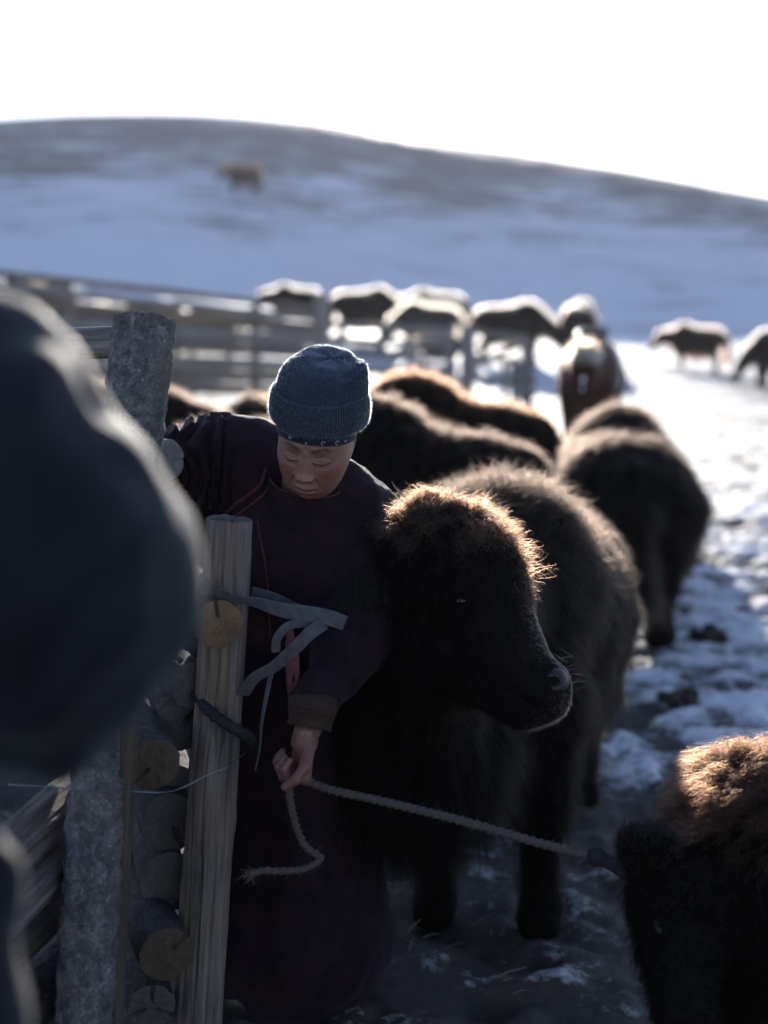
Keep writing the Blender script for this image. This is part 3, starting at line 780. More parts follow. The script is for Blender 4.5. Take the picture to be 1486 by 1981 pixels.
# ---- main young yak, head turned to the right of the picture
def main_yak():
    H = np.array([-.25, -.97, 0.0]); side = np.array([.97, -.25, 0]); U = np.array([0, 0, 1.0])
    c0 = np.array([bx(965, 3.55), 3.55, 0])      # chest foot point
    W = lambda f, s, z: c0 + H * f + side * s + U * z
    Mb = np.stack([H, side, U], 1)
    dn = (0, .1, -1.0)
    pr = [ell(W(-.05, 0, .86), (.30, .24, .26), Mb, L=.08, comb=(.1, .4, -.5)), ell(W(-.08, -.01, .97), (.20, .13, .130), Mb, L=.10, comb=(.2, .6, -.1)),
          ell(W(-.42, .02, .74), (.40, .265, .27), Mb, L=.05, comb=(.3, .5, -.7)), ell(W(-.78, .03, .72), (.27, .235, .25), Mb, L=.055, comb=(.2, .5, -.8)),
          ell(W(-.4, 0, .56), (.42, .22, .15), Mb, L=.17, comb=dn), ell(W(.12, -.02, .74), (.20, .21, .27), Mb, L=.11, comb=dn)]
    for s in (-1, 1):
        pr += [cap(W(.06, s * .135, .62), W(.10, s * .135, .34), .10, .06, L=.08, comb=dn), cap(W(.10, s * .135, .34), W(.08, s * .135, .06), .052, .038, L=.06, comb=dn),
               cap(W(.08, s * .135, .05), W(.11, s * .135, .03), .05, .052, L=.01, comb=dn, den=.3)]
        pr += [cap(W(-.82, s * .14, .62), W(-.76, s * .14, .42), .14, .09, L=.09, comb=dn), cap(W(-.76, s * .14, .42), W(-.93, s * .13, .32), .08, .052, L=.05, comb=dn),
               cap(W(-.93, s * .13, .32), W(-.89, s * .13, .06), .046, .038, L=.06, comb=dn)]
    pr += [cap(W(-1.0, .03, .82), W(-1.1, .03, .4), .045, .07, L=.2, comb=dn)]
    # neck and head in profile to the right
    sh = W(.10, -.05, .86); n1 = P(815, 1160, 3.0); poll = P(858, 1085, 2.86); fore = P(925, 1120, 2.80)
    brow = P(945, 1190, 2.77); mid = P(985, 1262, 2.72); muz = P(1042, 1338, 2.67)
    jaw = P(850, 1250, 2.84); chin = P(1010, 1372, 2.69)
    pr += [cap(sh, n1, .20, .17, L=.10, comb=dn), cap(n1, poll, .15, .118, L=.085, comb=(-.1, -.1, -.8)),
           cap(P(770, 1110, 2.93), P(800, 1300, 2.98), .085, .14, L=.09, comb=(-.2, -.1, -1)),
           ell(P(860, 1080, 2.87), (.110, .11, .080), L=.05, comb=(.25, -.5, .1)),
           cap(poll, fore, .115, .084, L=.020, comb=(.4, -.2, -.5)), cap(fore, brow, .086, .078, L=.022, comb=(.4, -.1, -.8)),
           cap(brow, mid, .076, .062, L=.014, comb=(.5, -.1, -.8)), cap(mid, muz, .058, .043, L=.008, comb=(.5, -.1, -.8)),
           cap(jaw, chin, .075, .038, L=.022, comb=(.3, -.1, -.9)), cap(n1, jaw, .16, .10, L=.07, comb=dn),
           ell(P(775, 1390, 3.06), (.165, .17, .22), L=.13, comb=dn), ell(P(830, 1440, 3.16), (.17, .16, .18), L=.13, comb=dn), cap(P(740, 1180, 2.98), P(745, 1450, 3.08), .12, .15, L=.12, comb=dn),
           ell(P(1066, 1322, 2.66), (.032, .040, .035), L=.004, den=.5), ell(P(1056, 1362, 2.67), (.034, .036, .024), L=.006, den=.6)]
    pr += [ell(P(1030, 1362, 2.62), (.055, .05, .004), rotm('Y', R(24)), sub=1), ell(P(1068, 1316, 2.605), (.016, .022, .009), sub=1)]
    V, F = nets(pr, 0.011, 0.016)
    root = link("yak", V, F, M_HIDE); col = (.002, .0015, .0012); root.color = col + (1,)
    tag(root, "young shaggy black yak with a sunlit tousled brown crown beside the bending woman", "yak")
    PT, RD = grow(V, F, 190000, pr, .00042, seed=5, K=6, cell=.026, clump=.6, wild=.3, curl=.008, droop=.25, lift=.32)
    f = curves_obj("fur", PT, RD, M_FURD, root); f.color = col + (1,)
    # the brown forelock and mane, longer and wilder
    cen0 = P(872, 1020, 2.87)
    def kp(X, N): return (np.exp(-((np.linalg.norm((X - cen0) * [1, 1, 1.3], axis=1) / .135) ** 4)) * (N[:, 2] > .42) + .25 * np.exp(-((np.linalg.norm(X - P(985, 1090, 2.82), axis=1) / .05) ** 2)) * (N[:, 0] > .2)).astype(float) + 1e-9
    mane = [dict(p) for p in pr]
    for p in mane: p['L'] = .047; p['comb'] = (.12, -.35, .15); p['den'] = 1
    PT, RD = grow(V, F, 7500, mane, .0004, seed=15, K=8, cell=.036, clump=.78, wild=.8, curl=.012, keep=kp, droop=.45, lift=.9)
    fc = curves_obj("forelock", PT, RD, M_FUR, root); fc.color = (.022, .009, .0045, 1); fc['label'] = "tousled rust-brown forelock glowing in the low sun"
    # short hair coloured paler to imitate a sunlit rim on nose and lips
    mz_ = P(1040, 1300, 2.70)
    for p in mane: p['L'] = .009; p['comb'] = (.5, -.1, -.6)
    PT, RD = grow(V, F, 9000, mane, .0003, seed=17, K=4, cell=.01, clump=.2, wild=.4, curl=.002, keep=lambda X, N: np.exp(-((np.linalg.norm(X - mz_, axis=1) / .12) ** 4)) * (N[:, 0] > -.2) + 1e-9, droop=.1, lift=.7)
    fm_ = curves_obj("muzzle_rim_hair", PT, RD, M_FUR, root); fm_.color = (.05, .03, .02, 1)
    # saddle of brown wool on the back
    cb = W(-.25, 0, .98)
    def kb(X, N): return (np.exp(-((np.linalg.norm((X - cb) * [1, .8, 1.1], axis=1) / .30) ** 4)) * (N[:, 2] > .2)).astype(float) + 1e-9
    for p in mane: p['L'] = .055; p['comb'] = (.2, .3, -.1)
    PT, RD = grow(V, F, 9000, mane, .00042, seed=16, K=6, cell=.03, clump=.7, wild=.6, curl=.012, keep=kb)
    fb = curves_obj("back_wool_or_rim", PT, RD, M_FUR, root); fb.color = (.009, .005, .0035, 1)
    # nose pad, nostril, mouth, eye, ear
    Vn, Fn = nets([ell(P(1069, 1320, 2.655), (.032, .042, .034)), ell(P(1060, 1352, 2.655), (.031, .036, .020)),
                   ell(P(1073, 1318, 2.610), (.018, .018, .011), sub=1), ell(P(1060, 1345, 2.60), (.04, .03, .003), sub=1)], .004, .006)
    link("nose", Vn, Fn, M_NOSE, root)
    Ve, Fe = nets([ell(P(893, 1163, 2.705), (.014, .010, .010))], .004, .001)
    link("eye", Ve, Fe, M_EYE, root)
    er = [cap(P(735, 1120, 2.83), P(672, 1150, 2.80), .035, .016, L=.05, comb=(-.6, 0, -.8)), cap(P(735, 1130, 2.83), P(700, 1175, 2.81), .03, .02, L=.05, comb=(-.6, 0, -.8))]
    Ve, Fe = nets(er, .01, .01); eo = link("ear", Ve, Fe, M_HIDE, root)
    PT, RD = grow(Ve, Fe, 6000, er, .0004, seed=6, K=5, cell=.02); q = curves_obj("ear_fur", PT, RD, M_FUR, eo); q.color = col + (1,)
    for (f_, s) in ((.10, 1), (.10, -1), (-.90, 1), (-.90, -1)):
        p = W(f_, s * .135, 0)
        Vh, Fh = nets([cap(p + [0, 0, .045], p + H * .03 + [0, 0, .03], .043, .050), ell(p + [0, 0, -.05], (.3, .3, .05), sub=1)], .01, .004)
        link("hoof", Vh, Fh, M_HOOF, root)
    # whiskers on the lip
    rng = np.random.default_rng(2); n = 40; b = P(1085, 1325, 2.66) + rng.normal(0, 1, (n, 3)) * [.012, .02, .028]
    d = nrm(np.c_[.7 + rng.random(n) * .5, rng.normal(0, .3, n), rng.normal(0.1, .5, n)]) * rng.uniform(.012, .035, (n, 1))
    PT = b[:, None] + d[:, None] * np.linspace(0, 1, 4)[None, :, None]; w_ = curves_obj("whiskers", PT, np.full((n, 4), .00018), M_FUR, root); w_.color = (.1, .08, .06, 1)
    return root
main_yak()

# ---- calf in the corner
def calf():
    pr = []
    dn = (-.1, 0, -1)
    hmp = P(1492, 1605, 2.52); head = P(1300, 1745, 2.42); muz = P(1325, 1965, 2.28)
    pr += [ell(hmp + [.04, .05, -.03], (.19, .20, .15), L=.065, comb=(-.7, -.2, .0)), ell(hmp + [.32, .12, -.10], (.40, .21, .20), L=.06, comb=(.2, 0, -.6)),
           ell(hmp + [.02, .05, -.20], (.17, .19, .2), L=.07, comb=dn), cap(hmp + [-.03, 0, -.08], head + [.03, 0, 0], .12, .085, L=.045, comb=(-.4, 0, -.8)),
           cap(head, muz, .078, .046, L=.028, comb=dn), ell(muz, (.044, .046, .04), L=.012),
           cap(hmp + [.3, .1, -.25], hmp + [.55, .15, -.2], .17, .17, L=.1, comb=dn)]
    for x in (-.02, .62):
        for s in (-.1, .12):
            b = hmp + [x, .05 + s, 0]; b0 = np.array([b[0], b[1], .42]); pr += [cap(b0, [b[0], b[1], .2], .075, .045, L=.05, comb=dn), cap([b[0], b[1], .2], [b[0], b[1], .04], .042, .038, L=.02, comb=dn)]
    V, F = nets(pr, .016, .015)
    root = link("calf", V, F, M_HIDE); col = (.002, .0015, .0012)
    tag(root, "dark yak calf with an orange-brown woolly hump tied to the rope", "calf")
    PT, RD = grow(V, F, 90000, pr, .00042, seed=25, K=6, cell=.02, clump=.6, wild=.4, curl=.012, droop=.2)
    f = curves_obj("fur", PT, RD, M_FURD, root); f.color = col + (1,)
    cn = hmp + np.array([.03, .02, .13])
    def kp(X, N): return np.exp(-((np.linalg.norm((X - cn) * [1, 1, 1.2], axis=1) / .19) ** 4)) * (N[:, 2] > .28) + 1e-9
    mane = [dict(p) for p in pr]
    for p in mane: p['L'] = .085; p['comb'] = (-.75, -.35, .25); p['den'] = 1
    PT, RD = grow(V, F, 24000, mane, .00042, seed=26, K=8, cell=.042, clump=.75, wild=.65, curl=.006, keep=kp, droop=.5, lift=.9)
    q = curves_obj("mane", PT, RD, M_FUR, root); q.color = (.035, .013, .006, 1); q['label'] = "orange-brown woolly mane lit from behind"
    er = [cap(head + [-.05, 0, .07], head + [-.075, -.02, .115], .03, .024, L=.03, comb=(-.1, 0, 1)), cap(head + [-.03, 0, .06], head + [-.03, 0, .10], .03, .03, L=.03, comb=(0, 0, 1))]
    Ve, Fe = nets(er, .008, .01); eo = link("ear", Ve, Fe, M_HIDE, root)
    PT, RD = grow(Ve, Fe, 6000, er, .0004, seed=7, cell=.012, K=5, droop=0, lift=.8); q = curves_obj("ear_fur", PT, RD, M_FUR, eo); q.color = col + (1,)
    Ve, Fe = nets([ell(head + [-.055, -.05, -.03], (.014, .014, .014))], .004, .001); link("eye", Ve, Fe, M_EYE, root)
    Vn, Fn = nets([ell(muz + [0, -.015, -.02], (.036, .034, .028))], .006, .002); link("nose", Vn, Fn, M_NOSE, root)
    return root
calf()

# ---- horse facing the camera
def horse():
    D = (-.2, 0, -1)
    c = [ell((0, 0, 1.10), (.60, .27, .30), L=.02), ell((.45, 0, 1.06), (.27, .24, .32), L=.02), ell((-.5, 0, 1.12), (.32, .27, .29), L=.02),
         cap((.55, 0, 1.12), (.95, 0, 1.20), .20, .12, L=.02), cap((.95, 0, 1.23), (1.05, 0, 1.17), .105, .10, L=.02), cap((1.03, 0, 1.20), (1.20, 0, .78), .098, .062, L=.01), ell((1.21, 0, .76), (.062, .07, .06), L=.01)]
    for s in (-1, 1):
        c += [cap((.96, s * .06, 1.30), (.96, s * .080, 1.40), .03, .014, L=.02, comb=(0, 0, 1))]
        c += [cap((.5, s * .15, .95), (.5, s * .14, .5), .10, .05, L=.015), cap((.5, s * .14, .5), (.5, s * .14, .08), .042, .036, L=.015), cap((.5, s * .14, .08), (.53, s * .14, .04), .05, .055, L=.01)]
        c += [cap((-.52, s * .15, 1.0), (-.45, s * .14, .72), .17, .10, L=.015), cap((-.45, s * .14, .72), (-.64, s * .14, .52), .08, .05, L=.015), cap((-.64, s * .14, .52), (-.6, s * .14, .08), .042, .036, L=.015), cap((-.6, s * .14, .08), (-.56, s * .14, .04), .05, .055, L=.01)]
    V, F = nets(c, .026, .022)
    m = hide_mat("chestnut_coat", (0.035, 0.015, 0.009)); root = link("horse", V, F, m)
    PT, RD = grow(V, F, 20000, c, .0015, seed=31, cell=.05)
    f = curves_obj("fur", PT, RD, M_FUR, root); f.color = (.018, .007, .004, 1)
    mn = [dict(p) for p in c]
    for p in mn: p['L'] = .11; p['comb'] = (.4, 0, -.8)
    PT, RD = grow(V, F, 1300, mn, .0013, seed=32, K=6, cell=.04, clump=.6, wild=.4, keep=lambda X, N: (np.exp(-((np.linalg.norm(X - [1.03, 0, 1.30], axis=1) / .075) ** 4))) + 1e-9)
    q = curves_obj("forelock", PT, RD, M_FUR, root); q.color = (.35, .28, .20, 1); q['label'] = "cream forelock glowing in the sun"
    PT, RD = grow(V, F, 2500, mn, .0015, seed=33, K=6, cell=.04, clump=.6, wild=.4, keep=lambda X, N: ((X[:, 0] > .5) & (X[:, 0] < .98) & (X[:, 2] > 1.05) & (N[:, 2] > .3) & (np.abs(X[:, 1]) < .08)).astype(float) + 1e-9)
    q = curves_obj("mane", PT, RD, M_FUR, root); q.color = (.10, .06, .035, 1)
    tl = [cap((-.80, 0, 1.2), (-.92, 0, 1.0), .05, .06, L=.2), cap((-.92, 0, 1.0), (-.93, 0, .5), .06, .07, L=.25, comb=(0, 0, -1))]
    Vt, Ft = nets(tl, .02, .01); to = link("tail", Vt, Ft, m, root)
    Vs, Fs = nets([ell((1.135, 0, 1.08), (.045, .032, .045)), ell((1.17, 0, .99), (.03, .018, .05))], .012, .01); link("blaze", Vs, Fs, plain('white_hair', (.6, .58, .55), .8), root)['label'] = "white star on the forehead"
    # saddle blanket wrapping the near flank, saddle and stirrup
    Vb, Fb = nets([ell((-.02, 0, 1.09), (.36, .292, .325)), ell((-.02, 0, .6), (.6, .6, .28), sub=1)], .022, .01); link("saddle_blanket", Vb, Fb, cloth_mat("blanket", (.10, .12, .16), (.16, .18, .22), 8, 300, .2), root)
    Vb, Fb = nets([ell((0, 0, 1.42), (.24, .16, .06)), cap((.2, -.06, 1.45), (.2, .06, 1.45), .04, .04), cap((-.22, -.12, 1.46), (-.22, .12, 1.46), .04, .04)], .02, .02); link("saddle", Vb, Fb, M_BOOT, root)
    return root
hs = horse()
place(hs, bx(1140, 12.3), 12.3, R(-101), .95, "saddled chestnut horse with a cream forelock and white star facing the camera", "horse")

# ------------------------------------------------------------------ people
def hand_prims(wr, dirv, palmn, curl=1.1, r=.0095, s=1.0, thumb=1):
    """palm and five bent fingers; dirv points from wrist to knuckles, palmn out of the palm"""
    d = nrm(np.array(dirv, float)); n = nrm(np.array(palmn, float)); n = nrm(n - (n @ d) * d); a = np.cross(d, n) * thumb
    pr = [cap(wr, wr + d * .02 * s, .026 * s, .028 * s)]
    for i, o in enumerate((-.030, -.010, .010, .029)):
        pr.append(cap(wr + d * .02 * s + a * o * .6 * s, wr + d * .088 * s + a * o * s, .016 * s, .0125 * s))
    Ls = (.9, 1.0, .95, .78)
    for i, o in enumerate((.030, .0105, -.0095, -.029)):
        p = wr + d * (.090 - .004 * abs(i - 1)) * s + a * o * s; ang = .35 * curl
        for L, rr in ((.040, r), (.026, r * .92), (.022, r * .84)):
            ang += curl * .72
            q = p + (d * math.cos(ang) + n * math.sin(ang)) * L * Ls[i] * s
            pr.append(cap(p, q, rr * s * 1.02, rr * s * .94)); p = q
    p = wr + d * .025 * s + a * .026 * s
    for dr, L, rr in (((.75, .75, .35), .042, .0135), ((.9, .15, .65), .032, .0115), ((.8, -.35, .75), .026, .0100)):
        q = p + nrm(d * dr[0] + a * dr[1] + n * dr[2]) * L * s; pr.append(cap(p, q, rr * s, rr * s * .92)); p = q
    return pr

def head_mesh():
    """woman's head, face towards -Y, eyes at z=0, lids lowered; returns V, F, colour"""
    nt_, npz = 300, 280
    u = np.linspace(-1, 1, nt_, endpoint=False); th = np.pi * np.sign(u) * np.abs(u) ** 1.35
    ph = np.linspace(-np.pi / 2 + .02, np.pi / 2 - .02, npz)
    TH, PH = np.meshgrid(th, ph); TH = TH.ravel(); PH = PH.ravel()
    cx, cy, cz = np.sin(TH) * np.cos(PH), -np.cos(TH) * np.cos(PH), np.sin(PH)
    # boxier sphere
    p_ = 2.35 + .35 * smooth(-cz, 0, .5); s = (np.abs(cx) ** p_ + np.abs(cy) ** p_ + np.abs(cz) ** p_) ** (-1 / p_)
    x, y, z = cx * s, cy * s, cz * s
    z = np.where(z < 0, z * .112, z * .116); fr = (y < 0)
    zn = np.clip(-z / .112, 0, 1)
    wid = .0735 * (1 + .03 * np.exp(-((z + .028) / .02) ** 2) - .13 * zn ** 3.0 - .04 * np.clip(z / .116, 0, 1) ** 2)
    x = x * wid
    y = np.where(fr, y * (.088 - .004 * zn), y * (.098 - .045 * zn ** 1.5))
    y = y + np.where(fr, 0, 0)
    fw = smooth(-cy, 0.05, .6)  # front weight
    G = lambda a, w: np.exp(-(a / w) ** 2); ax = np.abs(x)
    d = np.zeros_like(x)
    d += .0035 * G(z - .020, .010) * G(ax - .025, .028)
    d -= .0052 * G(ax - .031, .015) * G(z + .000, .0125)
    d -= .0030 * G(ax - .010, .007) * G(z - .004, .010)
    d += .0034 * G(ax - .0325, .0135) * G(z + .004, .0085)      # closed lids over the eyeball
    lash = -.0110 - .0036 * (1 - ((ax - .032) / .015) ** 2)
    inl = smooth(.0185 - np.abs(ax - .032), 0, .003)
    d -= .0016 * G(z - lash, .0013) * inl; d += .0010 * G(z - lash - .003, .002) * inl
    crz = .0015 - .0018 * ((ax - .032) / .015) ** 2
    d -= .0011 * G(z - crz, .0013) * inl
    d -= .0016 * G(z + .020, .003) * G(ax - .030, .013)          # under-eye
    # nose
    t = np.clip((.012 - z) / .056, 0, 1.0); prof = np.where(z < -.0455, smooth(-z, .0585, .0455), 1) * smooth(.020 - z, 0, .012)
    d += (.0035 + .0115 * t ** 1.35) * G(ax, .0090 + .0055 * t) * prof
    d += .0060 * G(ax, .0095) * G(z + .0435, .0085)
    d += .0066 * G(ax - .0140, .0070) * G(z + .0460, .0075)
    d -= .0050 * G(ax - .0075, .0036) * G(z + .0535, .0032)
    d -= .0022 * G(ax - .0205, .003) * G(z + .047, .009)
    # cheeks, folds
    d += .0050 * G(ax - .046, .018) * G(z + .032, .018)
    fold = .019 + (-.046 - z) * .55
    d -= .0022 * G(ax - fold, .0032) * smooth(-z, .043, .050) * smooth(.080 + z, 0, .012)
    # mouth
    d += .0075 * G(ax, .028) * G(z + .072, .018)
    lz = -.0735 + .0016 * (ax / .022) ** 2 - .0012 * G(ax, .004)
    lipw = smooth(.0255 - ax, 0, .010)
    d += .0048 * G(z - lz - .0052, .0042) * lipw + .0060 * G(z - lz + .0066, .0052) * lipw
    d -= .0042 * G(z - lz, .0017) * lipw
    d -= .0012 * G(ax, .0028) * G(z + .061, .005)
    d -= .0030 * G(ax, .018) * G(z + .0885, .0050)
    d += .0070 * G(ax, .017) * G(z + .103, .012)
    d -= .0015 * G(ax - .027, .004) * G(z + .075, .004)
    # brow furrows
    d -= .0006 * G(z - .030 - .0015 * np.sin(x * 160), .0012) * G(x, .030) + .0006 * G(z - .0375 - .0012 * np.sin(x * 140), .0012) * G(x, .032)
    d -= .0008 * G(ax - .004, .0011) * G(z - .016, .007)
    for q_ in (-1, 0, 1): d -= .0006 * G(z + .006 - q_ * .25 * (ax - .046) - q_ * .001, .0010) * G(ax - .056, .006)
    d += .0006 * fbm(np.c_[x, y, z] * 90, 3, 4) + .0007 * fbm(np.c_[x, y, z] * 28, 2, 6)
    y = y - d * fw
    x = x + np.sign(x) * .002 * G(ax - .0135, .006) * G(z + .0465, .007) * fw
    z = np.where(z < -.050, -.050 + (z + .050) * 1.26, z)
    V = np.c_[x, y, z]
    I = np.arange(nt_ * npz).reshape(npz, nt_); J = np.roll(I, -1, 1)
    F = np.stack([I[:-1], J[:-1], J[1:], I[1:]], -1).reshape(-1, 4)
    V = np.r_[V, [[0, V[I[0], 1].mean(), V[I[0], 2].mean() - .0005]], [[0, 0, V[I[-1], 2].mean() + .0003]]]
    a, b = len(V) - 2, len(V) - 1
    T = np.r_[np.stack([np.full(nt_, a), J[0], I[0], I[0]], 1), np.stack([np.full(nt_, b), I[-1], J[-1], J[-1]], 1)]
    z = np.where(z < -.050, -.050 + (z + .050) / 1.26, z)
    base = np.array([.30, .162, .118]); col = np.tile(base, (len(V), 1))
    def paint(w_, c): 
        w2 = np.r_[w_, 0, 0][:, None]; col[:] = col * (1 - w2) + np.array(c) * w2
    paint(.70 * G(ax - .045, .022) * G(z + .035, .022) * fw, (.26, .085, .075))
    paint(.5 * G(ax, .012) * G(z + .044, .010) * fw, (.31, .13, .11))
    paint(.55 * G(ax - .031, .016) * G(z - .001, .012) * fw, (.19, .105, .085))
    lips = np.clip(G(z - lz - .0045, .0040) + G(z - lz + .0055, .0045), 0, 1) * lipw * fw
    paint(.85 * lips, (.19, .062, .064)); paint(.9 * G(z - lz, .0013) * lipw * fw, (.07, .02, .02))
    col *= (1 + .10 * fbm(V * 55, 3, 8))[:, None]
    paint(.45 * G(z - crz, .0013) * inl * fw, (.12, .06, .05)); paint(.85 * G(ax - .0075, .003) * G(z + .0545, .0025) * fw, (.07, .03, .025))
    paint(.95 * G(z - lash, .0020) * inl * fw, (.03, .02, .018))
    nz = vnoise(np.c_[x * 900, z * 250], 3) * .5 + .5
    bz = .0175 + .0055 * smooth(ax, .012, .034) - .006 * smooth(ax, .036, .05)
    paint(np.clip(.9 * G(z - bz, .0036) * smooth(ax, .010, .016) * smooth(.052 - ax, 0, .012) * fw * (.7 + .5 * nz), 0, 1), (.035, .024, .02))
    FF = [tuple(f) for f in F.tolist()] + [(f[0], f[1], f[2]) for f in T.tolist()]
    return V, FF, col

def coat_disp(amp=.006, seed=3, f=(9, 9, 5)):
    return lambda X: amp * fbm(X * f, 3, seed)

def woman():
    # head pose
    HR = rotm('Y', R(9)) @ rotm('Z', R(-9)) @ rotm('X', R(25))
    HC = P(612, 846, 2.80)
    hd = lambda p: (np.asarray(p, float) * .97) @ HR.T + HC
    V, FF, col = head_mesh(); V = hd(V)
    neckb = P(585, 965, 2.98)
    # hidden body under the clothes + hands, blended as one form
    shL, shR = P(500, 880, 3.04), P(692, 985, 3.0)
    wr = P(593, 1402, 2.60)
    hand = hand_prims(P(592, 1418, 2.60), P(578, 1520, 2.60) - P(592, 1418, 2.60), (-.85, -.35, 0), curl=1.45, thumb=-1, s=.92)
    hand2 = hand_prims(P(292, 905, 2.92), (-1, .05, .1), (0, -1, -.2), curl=.7)
    elR = P(688, 1225, 2.84); elL = P(395, 905, 3.06)
    pel = P(555, 1480, 3.12)
    body = [cap(HC + [0, .04, -.03], neckb + [0, .01, 0], .046, .054), cap(neckb + [0, .04, -.12], pel, .07, .11), cap(shL, shR, .07, .07), cap(shL, elL, .05, .04), cap(elL, P(292, 905, 2.92), .036, .026),
            cap(shR, elR, .048, .040), cap(elR, P(592, 1418, 2.60), .038, .026)]
    for s in (-1, 1):
        h = pel + [s * .09, 0, -.05]; kn = np.array([h[0], h[1] - .03, .46]); an = np.array([h[0], h[1] + .02, .08])
        body += [cap(h, kn, .085, .055), cap(kn, an, .052, .04), cap(an, an + [0, -.14, -.04], .04, .035)]
    bl = prim_box(body)
    Vb, Fb = nets(body, .014, .012)
    # fine hands replace the coarse ends
    Vh, Fh = nets(hand, .0028, .0022); Vh2, Fh2 = nets(hand2, .0035, .0022)
    allV = np.r_[V, Vb, Vh, Vh2]; faces = list(FF) + [tuple(f) for f in (Fb + len(V)).tolist()] + [tuple(f) for f in (Fh + len(V) + len(Vb)).tolist()] + [tuple(f) for f in (Fh2 + len(V) + len(Vb) + len(Vh)).tolist()]
    o = link("person", allV, np.array(faces, dtype=object), M_SKIN)
    c = np.r_[col, np.tile([.26, .15, .11], (len(Vb), 1)), np.tile([.20, .095, .07], (len(Vh) + len(Vh2), 1))]
    setcol(o, c)
    tag(o, "person in a blue knitted hat and maroon coat bending over the fence, holding a rope", "person")
    # hat: ribbed wool, two shells
    def shell(zs, ra, rb, yoff, xoff, name, ribs=112, ribamp=.0010, tilt=0.0, fuzz=0, crown=False):
        n = 896; t = np.linspace(0, 2 * np.pi, n, endpoint=False); rows = []
        for i, z in enumerate(zs):
            s = i / (len(zs) - 1)
            rib = ribamp * np.cos(ribs * t)
            w1 = 1 + .022 * np.sin(3 * t + 1 + s * 2) * s + .015 * np.sin(2 * t + 4) 
            a, b = ra[i] * w1 + rib, rb[i] * w1 + rib
            zz = z + tilt * np.cos(t) + (0.002 * np.sin(5 * t + 2) * smooth(s, .7, 1) if crown else .0015 * np.sin(4 * t + i * .05))
            rows.append(np.c_[np.sin(t) * a + xoff[i], -np.cos(t) * b + yoff[i], zz])
        Vv = np.concatenate(rows); m = len(zs); I = np.arange(m * n).reshape(m, n); J = np.roll(I, -1, 1)
        F = np.stack([I[:-1], J[:-1], J[1:], I[1:]], -1).reshape(-1, 4)
        return Vv, F
    # crown
    m = 46; s = np.linspace(0, 1, m)
    zs = np.interp(s, [0, .45, .75, .9, 1], [.075, .122, .156, .171, .168])
    ra = np.interp(s, [0, .2, .45, .62, .78, .90, .96, 1], [.0905, .0915, .088, .082, .070, .045, .020, .001])
    rb = np.interp(s, [0, .2, .45, .62, .78, .90, .96, 1], [.104, .105, .099, .090, .076, .048, .022, .001])
    Vc, Fc = shell(zs, ra, rb, .012 + .02 * s, .006 * s, "", crown=True)
    # soft dents and a lopsided peak
    dn = fbm(Vc * [22, 22, 14], 2, 6); Vc = Vc + nrm(Vc * [1, 1, .6]) * (.0025 * dn * smooth(Vc[:, 2], .08, .15))[:, None]
    Vc[:, 0] += .016 * smooth(Vc[:, 2], .13, .19); Vc[:, 2] -= .012 * np.exp(-((Vc[:, 0] - .058) / .014) ** 2) * smooth(Vc[:, 2], .12, .16)
    hat = link("knitted_hat", hd(Vc), Fc, M_HAT, o)
    # cuff: thick folded band
    path = [(.045, .084), (.047, .0915), (.053, .0965), (.066, .0990), (.088, .0990), (.108, .0965), (.116, .0940), (.118, .0890)]
    pz = np.interp(np.linspace(0, 1, 40), np.linspace(0, 1, 8), [a for a, b in path]); pr_ = np.interp(np.linspace(0, 1, 40), np.linspace(0, 1, 8), [b for a, b in path])
    Vk, Fk = shell(pz, pr_, pr_ + .0135, np.full(40, .012), np.full(40, 0), "", ribamp=.0012, tilt=0.0)
    dz = -.030 * smooth(Vk[:, 1], -.06, .09); Vk[:, 2] += dz
    cuff = link("hat_cuff", hd(Vk), Fk, M_HAT, hat)
    for (VV, FF_, nn, sd, par) in ((Vc, Fc, 15000, 1, hat), (Vk, Fk, 13000, 2, cuff)):
        W_ = hd(VV); pr0 = [ell(HC, (.1, .1, .1), L=.0085, comb=(0, 0, 0))]
        PT, RD = grow(W_, FF_, nn, pr0, .00010, seed=sd, K=5, cell=.006, clump=.2, wild=.9, curl=.002, droop=.0, lift=.8)
        curves_obj("wool_fuzz", PT, RD, M_HATFUZZ, par)
    # patterned scarf band under the hat
    n = 200; t = np.linspace(0, 2 * np.pi, n, endpoint=False); rows = []
    for z, r_ in ((.0295, .0775), (.031, .0800), (.040, .0808), (.060, .0808)):
        rows.append(np.c_[np.sin(t) * (r_ + .0015), -np.cos(t) * (r_ + .0145) + .0, z - .024 * (1 - np.cos(t)) / 2 + .004 * np.cos(2 * t)])
    Vs = np.concatenate(rows); I = np.arange(4 * n).reshape(4, n); J = np.roll(I, -1, 1)
    Fs = np.stack([I[:-1], J[:-1], J[1:], I[1:]], -1).reshape(-1, 4)
    sc = link("headscarf", hd(Vs), Fs, M_SCARF, o)
    for tt, zz, rr in ((-.42, .034, .0022), (.02, .0315, .0012), (.42, .034, .0036), (.78, .032, .0040), (1.02, .031, .0020)):
        c0 = np.array([math.sin(tt) * .0832, -math.cos(tt) * .0964, zz + .0075 - .012 * (1 - math.cos(tt))])
        a_ = np.linspace(0, 2 * np.pi * (.8 if rr > .003 else 1), 16)
        ex = np.array([math.cos(tt), math.sin(tt), 0]); pts = [c0 + ex * math.cos(q) * rr + np.array([0, 0, 1]) * math.sin(q) * rr for q in a_]
        tubeobj("print_mark", hd(np.array(pts)), .0006, M_WHITE, sc, n=6, samp=.001)
    # dark hair at the temples and nape
    hp = [ell(hd((0, .040, -.020)), (.072, .066, .075), HR, L=.02, comb=(0, .2, -1))]
    Vr, Fr = nets(hp, .008, .004); link("hair", Vr, Fr, plain("hair_mass", (.008, .007, .007), .5), o)
